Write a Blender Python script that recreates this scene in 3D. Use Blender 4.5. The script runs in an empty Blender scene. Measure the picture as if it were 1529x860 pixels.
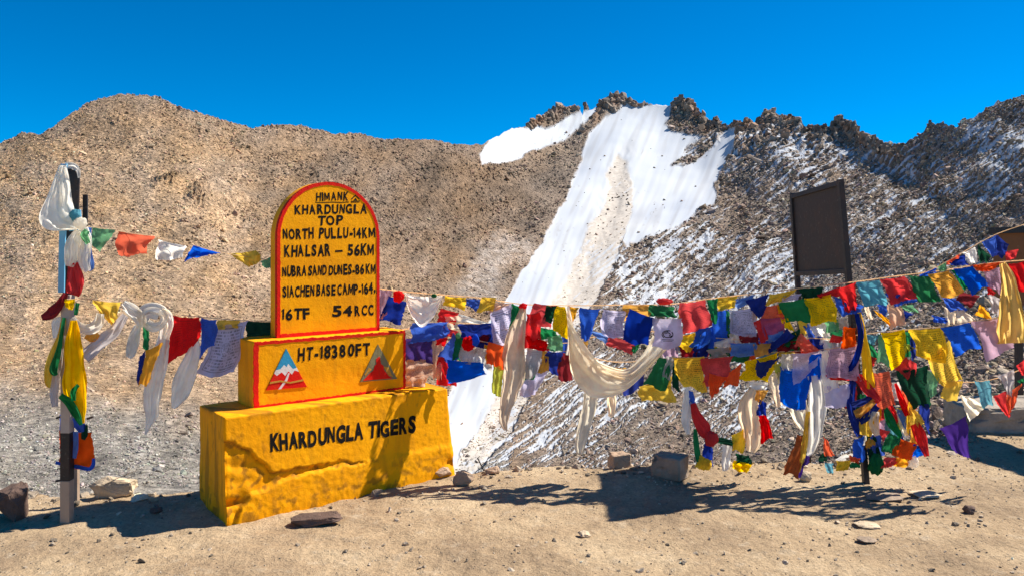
import bpy, bmesh, math, random
import numpy as np
from mathutils import Vector, Matrix

random.seed(7)
rng = np.random.default_rng(11)
scene = bpy.context.scene
COL = scene.collection

# ------------------------------------------------------------------ camera
F = 1150.0            # focal length in photo pixels
CX, HY = 764.5, 372.0   # principal column, horizon row in the photo
EYE = 1.6
cam_d = bpy.data.cameras.new('camera')
cam = bpy.data.objects.new('camera', cam_d)
COL.objects.link(cam)
cam.location = (0, 0, EYE)
cam.rotation_euler = (math.radians(90), 0, 0)
cam_d.sensor_fit = 'HORIZONTAL'
cam_d.sensor_width = 36.0
cam_d.lens = 36.0 * F / 1529.0
cam_d.shift_y = -(430.0 - HY) / 1529.0
cam_d.clip_start = 0.05
cam_d.clip_end = 3000
scene.camera = cam

# ------------------------------------------------------------------ sky, sun, exposure
SUN_EL = math.radians(49)
SUN_AZ = math.radians(23)      # from +X towards +Y
w = bpy.data.worlds.new('World')
scene.world = w
w.use_nodes = True
nt = w.node_tree
nt.nodes.clear()
sky = nt.nodes.new('ShaderNodeTexSky')
sky.sky_type = 'NISHITA'
sky.sun_disc = False
sky.sun_elevation = SUN_EL
sky.sun_rotation = math.pi / 2 - SUN_AZ
sky.altitude = 5400
sky.air_density = 1.25
sky.dust_density = 0.1
sky.ozone_density = 3.0
hs = nt.nodes.new('ShaderNodeHueSaturation')
hs.inputs['Hue'].default_value = 0.499
hs.inputs['Saturation'].default_value = 1.62
hs.inputs['Value'].default_value = 0.74
bg = nt.nodes.new('ShaderNodeBackground')
bg.inputs['Strength'].default_value = 0.11
wo = nt.nodes.new('ShaderNodeOutputWorld')
nt.links.new(sky.outputs[0], hs.inputs['Color'])
nt.links.new(hs.outputs[0], bg.inputs['Color'])
nt.links.new(bg.outputs[0], wo.inputs['Surface'])

sd = bpy.data.lights.new('sun', 'SUN')
sd.energy = 4.6
sd.angle = math.radians(0.53)
sd.color = (1.0, 0.945, 0.85)
sun = bpy.data.objects.new('sun', sd)
COL.objects.link(sun)
TO_SUN = Vector((math.cos(SUN_EL) * math.cos(SUN_AZ), math.cos(SUN_EL) * math.sin(SUN_AZ), math.sin(SUN_EL)))
sun.rotation_euler = TO_SUN.to_track_quat('Z', 'Y').to_euler()
sun.location = (20, 10, 30)

vs = scene.view_settings
vs.view_transform = 'Standard'
vs.look = 'None'
vs.gamma = 1.0
vs.use_curve_mapping = False
vs.exposure = 0.84
scene.cycles.max_bounces = 8
scene.cycles.transparent_max_bounces = 8

# ------------------------------------------------------------------ helpers
def unp(px, py, Y):
    return Vector(((px - CX) * Y / F, Y, EYE - (py - HY) * Y / F))

def lin(c):
    return tuple(((v / 255.0) / 12.92 if v <= 10 else ((v / 255.0 + 0.055) / 1.055) ** 2.4) for v in c)

def _hash(ix, iy, seed):
    h = (ix.astype(np.int64) * 374761393 + iy.astype(np.int64) * 668265263 + seed * 974711) & 0x7fffffff
    h = ((h ^ (h >> 13)) * 1274126177) & 0x7fffffff
    return (h ^ (h >> 16)) & 0x7fffffff

def pn(x, y, seed=0):
    """gradient noise about -1..1"""
    x = np.asarray(x, float); y = np.asarray(y, float)
    xi = np.floor(x); yi = np.floor(y)
    xf = x - xi; yf = y - yi
    u = xf * xf * xf * (xf * (xf * 6 - 15) + 10)
    v = yf * yf * yf * (yf * (yf * 6 - 15) + 10)
    def g(a, b):
        ang = _hash(xi + a, yi + b, seed) * (2 * np.pi / 0x7fffffff)
        return np.cos(ang) * (xf - a) + np.sin(ang) * (yf - b)
    n0 = g(0, 0) * (1 - u) + g(1, 0) * u
    n1 = g(0, 1) * (1 - u) + g(1, 1) * u
    return (n0 * (1 - v) + n1 * v) * 1.5

def fbm(x, y, seed=0, octaves=4, gain=0.5):
    s = 0; a = 1; t = 0
    for o in range(octaves):
        s = s + a * pn(x * 2 ** o + 17.3 * o, y * 2 ** o - 9.1 * o, seed + o)
        t += a; a *= gain
    return s / t

def sstep(a, b, x):
    t = np.clip((x - a) / (b - a), 0, 1)
    return t * t * (3 - 2 * t)

def tag(o, label=None, cat=None, group=None, kind=None):
    if label: o['label'] = label
    if cat: o['category'] = cat
    if group: o['group'] = group
    if kind: o['kind'] = kind
    return o

def empty(name, loc, label, cat, group=None):
    o = bpy.data.objects.new(name, None)
    o.empty_display_size = 0.1
    o.location = loc
    COL.objects.link(o)
    return tag(o, label, cat, group)

def link_mesh(name, me, mats, parent=None, smooth=False):
    o = bpy.data.objects.new(name, me)
    COL.objects.link(o)
    if not isinstance(mats, (list, tuple)): mats = [mats]
    for m in mats: me.materials.append(m)
    if smooth:
        me.polygons.foreach_set('use_smooth', np.ones(len(me.polygons), dtype=bool))
    if parent is not None:
        o.parent = parent
        o.matrix_parent_inverse = Matrix.Translation(-parent.location) if parent.type == 'EMPTY' else parent.matrix_world.inverted()
    return o

def mesh_from(name, verts, faces, mats, parent=None, smooth=False, uvs=None, mi=None):
    me = bpy.data.meshes.new(name)
    me.from_pydata([tuple(v) for v in verts], [], faces)
    if uvs is not None:
        ul = me.uv_layers.new(name='UVMap')
        li = np.zeros(len(me.loops), dtype=np.int32)
        me.loops.foreach_get('vertex_index', li)
        ul.data.foreach_set('uv', np.asarray(uvs, dtype=np.float32)[li].ravel())
    if mi is not None:
        me.polygons.foreach_set('material_index', np.asarray(mi, dtype=np.int32))
    me.update()
    return link_mesh(name, me, mats, parent, smooth)

def grid_mesh(name, P, mats, parent=None, smooth=True, attrs=None, flip=False, uv=False):
    """P: (rows, cols, 3)"""
    R, C, _ = P.shape
    me = bpy.data.meshes.new(name)
    n = R * C
    me.vertices.add(n)
    me.vertices.foreach_set('co', P.reshape(-1).astype(np.float32))
    a = np.arange(n).reshape(R, C)
    q = np.stack([a[:-1, :-1], a[:-1, 1:], a[1:, 1:], a[1:, :-1]], -1).reshape(-1, 4)
    if flip: q = q[:, ::-1]
    nf = len(q)
    me.loops.add(nf * 4)
    me.loops.foreach_set('vertex_index', q.reshape(-1).astype(np.int32))
    me.polygons.add(nf)
    me.polygons.foreach_set('loop_start', np.arange(0, nf * 4, 4, dtype=np.int32))
    me.polygons.foreach_set('loop_total', np.full(nf, 4, dtype=np.int32))
    if uv:
        ul = me.uv_layers.new(name='UVMap')
        vv, uu = np.meshgrid(np.linspace(0, 1, R), np.linspace(0, 1, C), indexing='ij')
        U = np.stack([uu, 1 - vv], -1).reshape(-1, 2)
        ul.data.foreach_set('uv', U[q.reshape(-1)].astype(np.float32).ravel())
    if attrs:
        for k, v in attrs.items():
            if v.ndim == 3:
                at = me.attributes.new(k, 'FLOAT_COLOR', 'POINT')
                rgba = np.concatenate([v.reshape(-1, 3), np.ones((n, 1))], 1)
                at.data.foreach_set('color', rgba.astype(np.float32).ravel())
            else:
                at = me.attributes.new(k, 'FLOAT', 'POINT')
                at.data.foreach_set('value', v.reshape(-1).astype(np.float32))
    me.update(calc_edges=True)
    me.validate()
    return link_mesh(name, me, mats, parent, smooth)

# ---- materials
class NB:
    def __init__(self, name):
        self.m = bpy.data.materials.new(name)
        self.m.use_nodes = True
        self.t = self.m.node_tree
        self.t.nodes.clear()
        self.out = self.n('ShaderNodeOutputMaterial')
    def n(self, typ, **kw):
        nd = self.t.nodes.new(typ)
        for k, v in kw.items():
            setattr(nd, k, v)
        return nd
    def l(self, a, b):
        self.t.links.new(a, b)
    def val(self, sock, v):
        if hasattr(v, 'links') or isinstance(v, bpy.types.NodeSocket): self.l(v, sock)
        else: sock.default_value = v
    def noise(self, scale, detail=4, rough=0.55, coord=None, dist=0.0):
        nd = self.n('ShaderNodeTexNoise')
        nd.inputs['Scale'].default_value = scale
        nd.inputs['Detail'].default_value = detail
        nd.inputs['Roughness'].default_value = rough
        nd.inputs['Distortion'].default_value = dist
        if coord is not None: self.l(coord, nd.inputs['Vector'])
        return nd.outputs['Fac']
    def ramp(self, fac, stops, interp='LINEAR'):
        nd = self.n('ShaderNodeValToRGB')
        nd.color_ramp.interpolation = interp
        el = nd.color_ramp.elements
        while len(el) < len(stops): el.new(0.5)
        for e, (p, c) in zip(el, stops):
            e.position = p
            e.color = (*c, 1) if not isinstance(c, (int, float)) else (c, c, c, 1)
        self.l(fac, nd.inputs['Fac'])
        return nd.outputs['Color']
    def mix(self, fac, a, b, blend='MIX'):
        nd = self.n('ShaderNodeMix', data_type='RGBA', blend_type=blend)
        nd.clamp_factor = True
        def s(sock, v):
            if isinstance(v, bpy.types.NodeSocket): self.l(v, sock)
            elif isinstance(v, (int, float)): sock.default_value = v if sock.type == 'VALUE' else (v, v, v, 1)
            else: sock.default_value = (*v, 1)
        s(nd.inputs[0], fac); s(nd.inputs[6], a); s(nd.inputs[7], b)
        return nd.outputs[2]
    def math(self, op, a, b=0.0, c=0.0):
        nd = self.n('ShaderNodeMath', operation=op)
        for i, v in enumerate((a, b, c)):
            self.val(nd.inputs[i], v)
        return nd.outputs[0]
    def bump(self, h, strength=0.5, dist=0.01, prev=None):
        nd = self.n('ShaderNodeBump')
        nd.inputs['Strength'].default_value = strength
        nd.inputs['Distance'].default_value = dist
        self.l(h, nd.inputs['Height'])
        if prev is not None: self.l(prev, nd.inputs['Normal'])
        return nd.outputs[0]
    def bsdf(self, color, rough=0.8, normal=None, spec=0.3, metal=0.0):
        p = self.n('ShaderNodeBsdfPrincipled')
        if isinstance(color, bpy.types.NodeSocket): self.l(color, p.inputs['Base Color'])
        else: p.inputs['Base Color'].default_value = (*color, 1)
        self.val(p.inputs['Roughness'], rough)
        p.inputs['Specular IOR Level'].default_value = spec
        p.inputs['Metallic'].default_value = metal
        if normal is not None: self.l(normal, p.inputs['Normal'])
        return p
    def finish(self, shader):
        self.l(shader.outputs[0] if hasattr(shader, 'outputs') else shader, self.out.inputs['Surface'])
        return self.m
    def objco(self):
        return self.n('ShaderNodeTexCoord').outputs['Object']
    def attr(self, name, typ='GEOMETRY'):
        a = self.n('ShaderNodeAttribute'); a.attribute_name = name; a.attribute_type = typ
        return a

# ------------------------------------------------------------------ mountains
RIDGE = [(-500, 330), (-200, 270), (0, 214), (35, 198), (58, 203), (66, 200), (95, 180), (130, 155), (180, 141), (232, 143), (275, 163),
 (340, 181), (378, 190), (400, 187), (440, 187), (497, 200), (530, 199), (572, 207), (640, 209), (682, 217), (717, 218),
 (738, 207), (762, 193), (782, 190), (790, 184), (815, 170), (826, 164), (835, 154), (846, 160), (856, 157), (866, 165), (870, 172),
 (873, 156), (878, 166), (893, 160), (905, 149), (916, 140), (930, 141), (940, 150), (957, 157), (962, 150), (967, 158),
 (985, 157), (1000, 158), (1008, 151), (1022, 149), (1035, 154), (1048, 172), (1058, 180), (1075, 183), (1086, 190), (1098, 182), (1110, 187),
 (1121, 179), (1128, 186), (1138, 178), (1143, 166), (1156, 172), (1166, 178), (1174, 174), (1188, 178), (1205, 191), (1222, 190), (1240, 187),
 (1246, 178), (1262, 178), (1272, 184), (1284, 197), (1297, 206), (1315, 214), (1337, 219), (1350, 214), (1362, 208),
 (1376, 200), (1388, 183), (1396, 188), (1412, 187), (1428, 191), (1438, 179), (1455, 172), (1480, 158), (1505, 149), (1529, 140), (1650, 105), (1800, 60), (2000, 20)]
DEPTH = [
 (-450, 860, 10), (-450, 600, 35), (-450, 450, 70), (-450, 330, 110),
 (0, 860, 12), (0, 740, 18), (0, 600, 42), (0, 450, 80), (0, 300, 112), (0, 214, 140),
 (200, 860, 13), (200, 740, 19), (200, 600, 45), (200, 450, 84), (200, 300, 115), (180, 141, 160),
 (390, 740, 22), (390, 600, 54), (390, 450, 98), (390, 300, 135), (390, 188, 172),
 (560, 740, 27), (560, 600, 66), (560, 450, 116), (560, 320, 160), (570, 207, 200),
 (640, 209, 215), (660, 300, 182), (640, 430, 130),
 (717, 218, 245), (705, 330, 196), (685, 430, 146), (655, 520, 98), (620, 640, 50), (640, 740, 26),
 (770, 193, 280), (770, 260, 246), (760, 350, 198), (850, 160, 325), (830, 230, 282), (918, 140, 340), (900, 220, 290),
 (855, 330, 215), (790, 430, 150), (730, 540, 93), (690, 640, 52), (690, 720, 27), (690, 860, 10),
 (930, 260, 262), (905, 340, 206), (860, 430, 152), (790, 540, 93),
 (1000, 158, 335), (1010, 240, 280), (985, 340, 205), (1022, 149, 330), (1080, 190, 305), (1080, 260, 262),
 (1143, 168, 290), (1150, 250, 236), (1246, 180, 245), (1240, 260, 196), (1337, 219, 176), (1330, 270, 150),
 (1395, 187, 148), (1410, 260, 112), (1529, 140, 105), (1529, 230, 76), (1529, 330, 54), (1650, 105, 80), (1800, 60, 60), (1900, 300, 26), (1900, 600, 11),
 (1100, 340, 190), (1040, 430, 136), (930, 540, 84), (850, 640, 42), (850, 720, 24),
 (1200, 340, 150), (1180, 430, 108), (1100, 540, 64), (1050, 640, 34), (1050, 720, 20), (1050, 860, 10),
 (1300, 340, 112), (1320, 430, 72), (1280, 540, 42), (1250, 640, 25), (1250, 720, 17),
 (1420, 340, 80), (1450, 430, 48), (1430, 540, 28), (1400, 640, 18), (1529, 450, 37), (1529, 550, 22), (1529, 640, 15), (1450, 860, 8.5)]
_d = np.array(DEPTH, float)
_cx = (_d[:, 0] - 700) / 700; _cy = (_d[:, 1] - 450) / 400; _lz = np.log(_d[:, 2])
def _tps(r2): return 0.5 * r2 * np.log(r2 + 1e-12)
_n = len(_cx)
_A = np.zeros((_n + 3, _n + 3))
_A[:_n, :_n] = _tps((_cx[:, None] - _cx) ** 2 + (_cy[:, None] - _cy) ** 2) + np.eye(_n) * 0.004
_A[:_n, _n] = 1; _A[:_n, _n + 1] = _cx; _A[:_n, _n + 2] = _cy
_A[_n:, :_n] = _A[:_n, _n:].T
_b = np.concatenate([_lz, np.zeros(3)])
_w = np.linalg.solve(_A, _b)
def depth(px, py):
    x = (px - 700) / 700; y = (py - 450) / 400
    s = _w[_n] + _w[_n + 1] * x + _w[_n + 2] * y
    for i in range(_n):
        s = s + _w[i] * _tps((x - _cx[i]) ** 2 + (y - _cy[i]) ** 2)
    return np.exp(s)

def poly_mask(px, py, pts, soft, bias=0.0):
    """signed distance based soft mask of a polygon"""
    pts = np.array(pts, float)
    inside = np.zeros(px.shape, bool)
    d2 = np.full(px.shape, 1e12)
    j = len(pts) - 1
    for i in range(len(pts)):
        x0, y0 = pts[j]; x1, y1 = pts[i]
        c = ((y1 > py) != (y0 > py)) & (px < (x0 - x1) * (py - y1) / (y0 - y1 + 1e-9) + x1)
        inside ^= c
        ex, ey = x1 - x0, y1 - y0
        t = np.clip(((px - x0) * ex + (py - y0) * ey) / (ex * ex + ey * ey + 1e-9), 0, 1)
        d2 = np.minimum(d2, (px - x0 - t * ex) ** 2 + (py - y0 - t * ey) ** 2)
        j = i
    d = np.sqrt(d2) * np.where(inside, 1, -1)
    return sstep(-soft - bias, soft - bias, d)

NC, NR = 1120, 400
PXc = np.concatenate([np.linspace(-420, -20, 70, endpoint=False), np.linspace(-20, 1550, NC - 140), np.linspace(1560, 1900, 70)])
rid = np.interp(PXc, [p[0] for p in RIDGE], [p[1] for p in RIDGE])
rid = rid + 1.6 * pn(PXc / 9.0, PXc * 0 + .5, 3) + 1.3 * pn(PXc / 4.0, PXc * 0 + 2.5, 4)
_jm = sstep(985, 1010, PXc)
rid = rid - _jm * (6.0 * np.clip(pn(PXc / 8.0, PXc * 0 + .5, 13) - .12, 0, 1) + 5.0 * np.clip(pn(PXc / 19.0, PXc * 0 + .5, 14), 0, 1) - 1.5)
T = np.linspace(0, 1, NR) ** 0.9
PY = 860 + (rid[None, :] - 860) * T[:, None]
PX = np.repeat(PXc[None, :], NR, 0)
DZ = depth(PX, PY)
wx = PX + 9 * pn(PX / 30, PY / 30, 21) + 5 * pn(PX / 9, PY / 9, 22) + 2 * pn(PX / 3.5, PY / 3.5, 23)
wy = PY + 9 * pn(PX / 30, PY / 30, 31) + 5 * pn(PX / 9, PY / 9, 32) + 2 * pn(PX / 3.5, PY / 3.5, 33)
sx = PX + 4 * pn(PX / 24, PY / 24, 24) + 2 * pn(PX / 7, PY / 7, 25)
sy = PY + 4 * pn(PX / 24, PY / 24, 34) + 2 * pn(PX / 7, PY / 7, 35)
SN_A = [(716, 247), (716, 232), (735, 206), (760, 190), (800, 189), (825, 187), (850, 174), (885, 158), (893, 163), (880, 178), (850, 198), (815, 215), (780, 232), (750, 245)]
SN_B = [(932, 158), (960, 158), (1000, 152), (1003, 160), (990, 180), (1002, 196), (1030, 200), (1050, 204), (1022, 222), (1003, 246), (1020, 248),
        (1040, 240), (1060, 224), (1086, 198), (1107, 194), (1098, 220), (1086, 241), (1066, 270), (1068, 296), (1040, 321), (1012, 344), (981, 354), (939, 372),
        (930, 362), (949, 306), (942, 262), (936, 236), (922, 228), (907, 256), (905, 300), (872, 358), (846, 413), (825, 450), (790, 505), (745, 590), (705, 650), (664, 720),
        (640, 720), (660, 600), (700, 535), (750, 450), (773, 413), (807, 367), (828, 329), (849, 287), (865, 245), (878, 199), (905, 178)]
DIRT = [(922, 226), (937, 240), (946, 300), (928, 350), (905, 400), (885, 440), (860, 480), (800, 560), (760, 630), (700, 720), (650, 720), (700, 655), (742, 590), (788, 505), (823, 450), (844, 413), (870, 358), (903, 300), (906, 256)]
snow = np.maximum(poly_mask(sx, sy, SN_A, 2.0), poly_mask(sx, sy, SN_B, 2.0))
dirt = poly_mask(sx, sy, DIRT, 4.0, 6.0) * (1 - .5 * sstep(450, 580, PY + 12 * pn(PX / 20, PY / 20, 97)))
# cliffs along the central ridge
cliff = sstep(0, 1, 1 - (PY - rid[None, :]) / (35 + 55 * np.exp(-((PX - 1140) / 70) ** 2))) * sstep(775, 800, PX) * (1 - sstep(1310, 1370, PX)) * (1 - snow)
# wind-packed snow streaks down the right-hand scree
ang = math.radians(35)
su = PX * math.cos(ang) - PY * math.sin(ang); sv = PX * math.sin(ang) + PY * math.cos(ang)
sv = sv + 5 * pn(su / 90, sv / 40, 61)
st = 0.62 * pn(su / 52, sv / 4.6, 41) + 0.66 * pn(su / 26, sv / 2.5, 42) + 0.5 * pn(PX / 130, PY / 90, 43) + 0.32 * pn(PX / 4.0, PY / 4.0, 44)
amt = np.zeros_like(PX)
def blob(x, y, rx, ry, a):
    global amt
    amt = np.maximum(amt, a * np.exp(-(((PX - x) / rx) ** 2 + ((PY - y) / ry) ** 2)))
blob(1000, 420, 130, 75, 0.75); blob(1090, 370, 150, 95, 0.72); blob(880, 620, 130, 90, 0.52); blob(1000, 560, 200, 90, 0.48)
blob(1200, 310, 150, 100, 0.62); blob(1160, 420, 140, 60, 0.66); blob(1330, 350, 200, 130, 0.46); blob(1490, 220, 110, 80, 0.5); blob(1240, 240, 60, 35, 0.5)
blob(1400, 250, 130, 70, 0.56); blob(1500, 330, 110, 100, 0.5); blob(1440, 400, 100, 60, .4); blob(1150, 620, 160, 60, 0.36); blob(760, 640, 60, 60, 0.6)
streak = sstep(-0.06, 0.2, st - 0.52 + 0.95 * amt) * (amt > 0.05)
slab = poly_mask(wx, wy, [(700, 392), (740, 350), (785, 362), (800, 380), (755, 400), (742, 440), (690, 450), (680, 430)], 14) * (0.65 + 0.5 * pn(PX / 14, PY / 5, 71))
slab = np.clip(slab, 0, 1) * (1 - snow)
# tints
tan = np.array(lin((188, 154, 116))); gry = np.array(lin((166, 157, 144))); brn = np.array(lin((152, 124, 98))); drk = np.array(lin((146, 126, 107))); pale = np.array(lin((196, 180, 166)))
rust = np.array(lin((152, 112, 82)))
def mixc(a, b, f): return a * (1 - f[..., None]) + b * f[..., None]
c0 = np.ones(PX.shape + (3,)) * tan
c0 = mixc(c0, brn, np.clip(sstep(240, 620, PX) * 0.75 + 0.5 * sstep(260, 150, PY), 0, 1))
c0 = mixc(c0, gry, sstep(540, 640, PY - 0.1 * PX + 20 * pn(PX / 60, PY / 40, 77)) * (PX < 760))
c0 = mixc(c0, drk, sstep(700, 860, PX))
c0 = mixc(c0, rust, cliff * sstep(-.2, .4, pn(PX / 18, PY / 18, 79)) * 0.8)
c0 = mixc(c0, pale, slab)
right0 = sstep(720, 820, PX)
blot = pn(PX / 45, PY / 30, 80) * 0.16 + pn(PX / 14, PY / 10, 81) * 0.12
for (ox, oy, orx, ory, oa) in ((246, 266, 9, 7, -.45), (296, 290, 10, 12, -.4), (288, 276, 16, 8, .25), (262, 285, 20, 8, .2), (262, 345, 14, 6, -.2), (365, 410, 34, 26, .3), (205, 470, 60, 30, .12), (60, 330, 60, 40, .12), (470, 260, 60, 40, -.12), (600, 300, 70, 80, -.18), (670, 290, 60, 90, -.3), (690, 400, 50, 60, -.14), (765, 290, 55, 60, -.26), (820, 240, 30, 40, -.2), (430, 230, 90, 30, -.1), (120, 250, 70, 26, .12), (330, 320, 50, 40, .12), (90, 480, 70, 40, .1), (540, 420, 40, 60, .1), (390, 300, 30, 50, -.12), (150, 230, 60, 40, -.1)):  # broad dark blots between hill and snow paint the saddle's shade into the tint
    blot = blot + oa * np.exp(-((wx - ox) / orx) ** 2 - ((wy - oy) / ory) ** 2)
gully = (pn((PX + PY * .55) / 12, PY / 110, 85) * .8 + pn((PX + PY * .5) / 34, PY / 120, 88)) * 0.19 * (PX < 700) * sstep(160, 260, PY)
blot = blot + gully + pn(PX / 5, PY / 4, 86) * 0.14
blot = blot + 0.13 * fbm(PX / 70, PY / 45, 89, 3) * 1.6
greyer = np.clip(0.5 + 1.1 * fbm(PX / 60 + 5, PY / 40, 95, 3), 0, 1) * .32
c0 = mixc(c0, c0.mean(-1, keepdims=True) * np.array([1.06, 1.0, .94]), greyer)
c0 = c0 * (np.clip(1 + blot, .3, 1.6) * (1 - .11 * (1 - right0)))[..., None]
# relief, in multiples of the local pixel size so that the near slopes keep their fine grain
cover = np.clip(snow + dirt * 0.93, 0, 1)
rockiness = 1 - cover
right = sstep(760, 1000, PX)
amp = DZ / F
rel = rockiness * (1.0 + 1.5 * right) * fbm(PX / 11, PY / 8, 51, 3) + (0.25 + rockiness) * (2.4 + 1.4 * right) * pn(PX / 46, PY / 34, 55) + 9 * pn(PX / 150, PY / 100, 56)
for (ox, oy, orx, ory, oa) in ((250, 268, 16, 10, 9), (296, 292, 16, 13, 10), (275, 352, 14, 8, 6), (178, 180, 30, 10, 4)):
    rel += oa * np.exp(-((wx - ox) / orx) ** 2 - ((wy - oy) / ory) ** 2) * (0.6 + 1.2 * np.abs(pn(PX / 7, PY / 5, 87)))
rel += cliff * (13 * np.abs(pn(PX / 16 + PY / 60, PY / 30, 57)) + 3.5 * np.abs(pn(PX / 6, PY / 9, 58)) + 1.2 * pn(PX / 3, PY / 3, 59))
cu_ = PX + 0.42 * PY
rel += snow * (1.5 * pn(cu_ / 34 + .5 * pn(PX / 60, PY / 60, 68), PY / 170, 60) + 0.4 * pn(cu_ / 9, PY / 70, 61) + 1.2 * pn(cu_ / 70 + .5 * pn(PX / 51, PY / 47, 69), (PY - .9 * PX) / 120, 62))
snow_tone = np.clip(sstep(-.05, .55, pn(cu_ / 8, PY / 60, 63) + .6 * fbm(cu_ / 50, (PY - .4 * PX) / 80, 64, 3)) * .55 + .8 * sstep(.5, .6, pn((PX + .3 * PY) / 5, (PY - .7 * PX) / 6, 65)) * sstep(.15, .4, pn(PX / 43, PY / 37, 66)), 0, 1) * snow  # grey streaks paint the chute's shading into the snow colour, plus specks
gul = np.exp(-((wx - np.interp(PY, [200, 260, 330, 400, 450, 560, 700], [935, 925, 905, 880, 850, 790, 690])) / 14) ** 2) * sstep(190, 250, PY)
rel += -3 * gul
W = np.stack([(PX - CX) * DZ / F, DZ, EYE - (PY - HY) * DZ / F], -1)
gu = np.gradient(W, axis=1); gv = np.gradient(W, axis=0)
N = np.cross(gu, gv); N /= np.linalg.norm(N, axis=-1, keepdims=True) + 1e-9
N = N * np.where((N * W).sum(-1, keepdims=True) > 0, -1, 1)
fade = np.minimum(1, (1 - T) * 18 + 0.25)[:, None]
W = W + N * (rel * amp * fade)[..., None]
gu = np.gradient(W, axis=1); gv = np.gradient(W, axis=0)
N2 = np.cross(gu, gv); N2 /= np.linalg.norm(N2, axis=-1, keepdims=True) + 1e-9
N2 = N2 * np.where((N2 * W).sum(-1, keepdims=True) > 0, -1, 1)
# the far side of the crest
top = W[-1]
back = []
for k, (m, dz) in enumerate([(0.012, 0.1), (0.035, 0.6), (0.08, 2.0), (0.16, 6.0), (0.3, 16.0), (0.5, 34.0)]):
    b = top * np.array([1 + m, 1 + m, 1.0]); b[:, 2] = top[:, 2] - dz * (top[:, 1] / 150)
    back.append(b)
Wf = np.concatenate([W, np.array(back)], 0)
def ext(a): return np.concatenate([a, np.repeat(a[-1:], 6, 0)], 0)

nb = NB('mountain_scree')
co = nb.objco()
ca = nb.attr('col').outputs['Color']
n1 = nb.noise(2.2, 6, 0.7, co); n2 = nb.noise(0.5, 5, 0.7, co)
vor = nb.n('ShaderNodeTexVoronoi'); vor.inputs['Scale'].default_value = 1.6; nb.l(co, vor.inputs['Vector'])
v1 = nb.ramp(n1, [(0.28, 0.3), (0.5, 0.95), (0.72, 1.5)])
v2 = nb.ramp(n2, [(0.3, 0.75), (0.7, 1.2)])
rock = nb.mix(1.0, nb.mix(1.0, ca, v1, 'MULTIPLY'), v2, 'MULTIPLY')
vg = nb.n('ShaderNodeSeparateColor'); nb.l(vor.outputs['Color'], vg.inputs[0])
rock = nb.mix(1.0, rock, nb.ramp(vg.outputs[0], [(0.0, 0.7), (1.0, 1.25)]), 'MULTIPLY')
dcol = nb.ramp(nb.noise(0.7, 6, 0.65, co), [(0.3, lin((182, 172, 160))), (0.6, lin((208, 199, 187)))])
rock = nb.mix(nb.math('MULTIPLY', nb.attr('dirt').outputs['Fac'], 0.85), rock, dcol)
scol = nb.ramp(nb.noise(0.035, 2, 0.5, co), [(0.3, (0.46, 0.49, 0.54)), (0.6, (0.56, 0.58, 0.60))])
scol = nb.mix(nb.math('MULTIPLY', nb.attr('snow_tone').outputs['Fac'], 0.42), scol, lin((150, 142, 136)))
sf = nb.math('MAXIMUM', nb.attr('snow').outputs['Fac'], nb.math('MULTIPLY', nb.attr('streak').outputs['Fac'], 0.9))
colr = nb.mix(sf, rock, scol)
bstr = nb.math('SUBTRACT', 1.0, nb.math('MULTIPLY', nb.math('MAXIMUM', sf, nb.attr('dirt').outputs['Fac']), 0.9))
bstr = nb.math('MAXIMUM', nb.math('SUBTRACT', bstr, nb.math('MULTIPLY', nb.attr('snow').outputs['Fac'], 0.12)), 0.0)
h = nb.math('MULTIPLY', nb.math('ADD', n1, nb.math('MULTIPLY', vor.outputs['Distance'], 0.6)), bstr)
mt_mat = nb.finish(nb.bsdf(colr, 0.9, nb.bump(h, 0.9, 0.5), 0.15))
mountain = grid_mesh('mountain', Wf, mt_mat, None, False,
    {'col': ext(np.clip(c0, 0, 1)), 'snow': ext(snow), 'streak': ext(streak), 'dirt': ext(sstep(0, .35, dirt)), 'snow_tone': ext(snow_tone)})
mountain['kind'] = 'structure'
_cv = ext(snow + sstep(0, .35, dirt)); _fm = (_cv[:-1, :-1] + _cv[1:, 1:]) * .5 > .35
mountain.data.polygons.foreach_set('use_smooth', _fm.reshape(-1))

# ---- rocks
ROCKS = bpy.data.collections.new('rock_kinds')
def rock_mesh(name, n=14, flat=0.6, seed=0, jit=0.35):
    r = np.random.default_rng(seed)
    bm = bmesh.new()
    p = r.normal(size=(n, 3)); p /= np.linalg.norm(p, axis=1, keepdims=True)
    p *= (1 - jit * r.random((n, 1)))
    p *= np.array([1.0, 0.55 + 0.4 * r.random(), flat * (0.8 + 0.4 * r.random())])
    for q in p: bm.verts.new(q)
    res = bmesh.ops.convex_hull(bm, input=bm.verts)
    bmesh.ops.delete(bm, geom=[g for g in res['geom_interior'] if isinstance(g, bmesh.types.BMVert)], context='VERTS')
    bmesh.ops.recalc_face_normals(bm, faces=bm.faces)
    me = bpy.data.meshes.new(name); bm.to_mesh(me); bm.free()
    return me
nb = NB('scree_stone')
co = nb.objco()
ia = nb.attr('col', 'INSTANCER').outputs['Color']
k = nb.ramp(nb.noise(1.6, 4, 0.6, co), [(0.3, 0.72), (0.7, 1.2)])
stone_mat = nb.finish(nb.bsdf(nb.mix(1.0, ia, k, 'MULTIPLY'), 0.85, nb.bump(nb.noise(3.5, 3, 0.6, co), 0.4, 0.15), 0.2))
for i in range(9):
    me = rock_mesh('stone', 11 + i % 4 * 2, (0.45, 0.6, 0.75)[i % 3], 100 + i)
    me.materials.append(stone_mat)
    ROCKS.objects.link(bpy.data.objects.new('stone', me))

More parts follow.
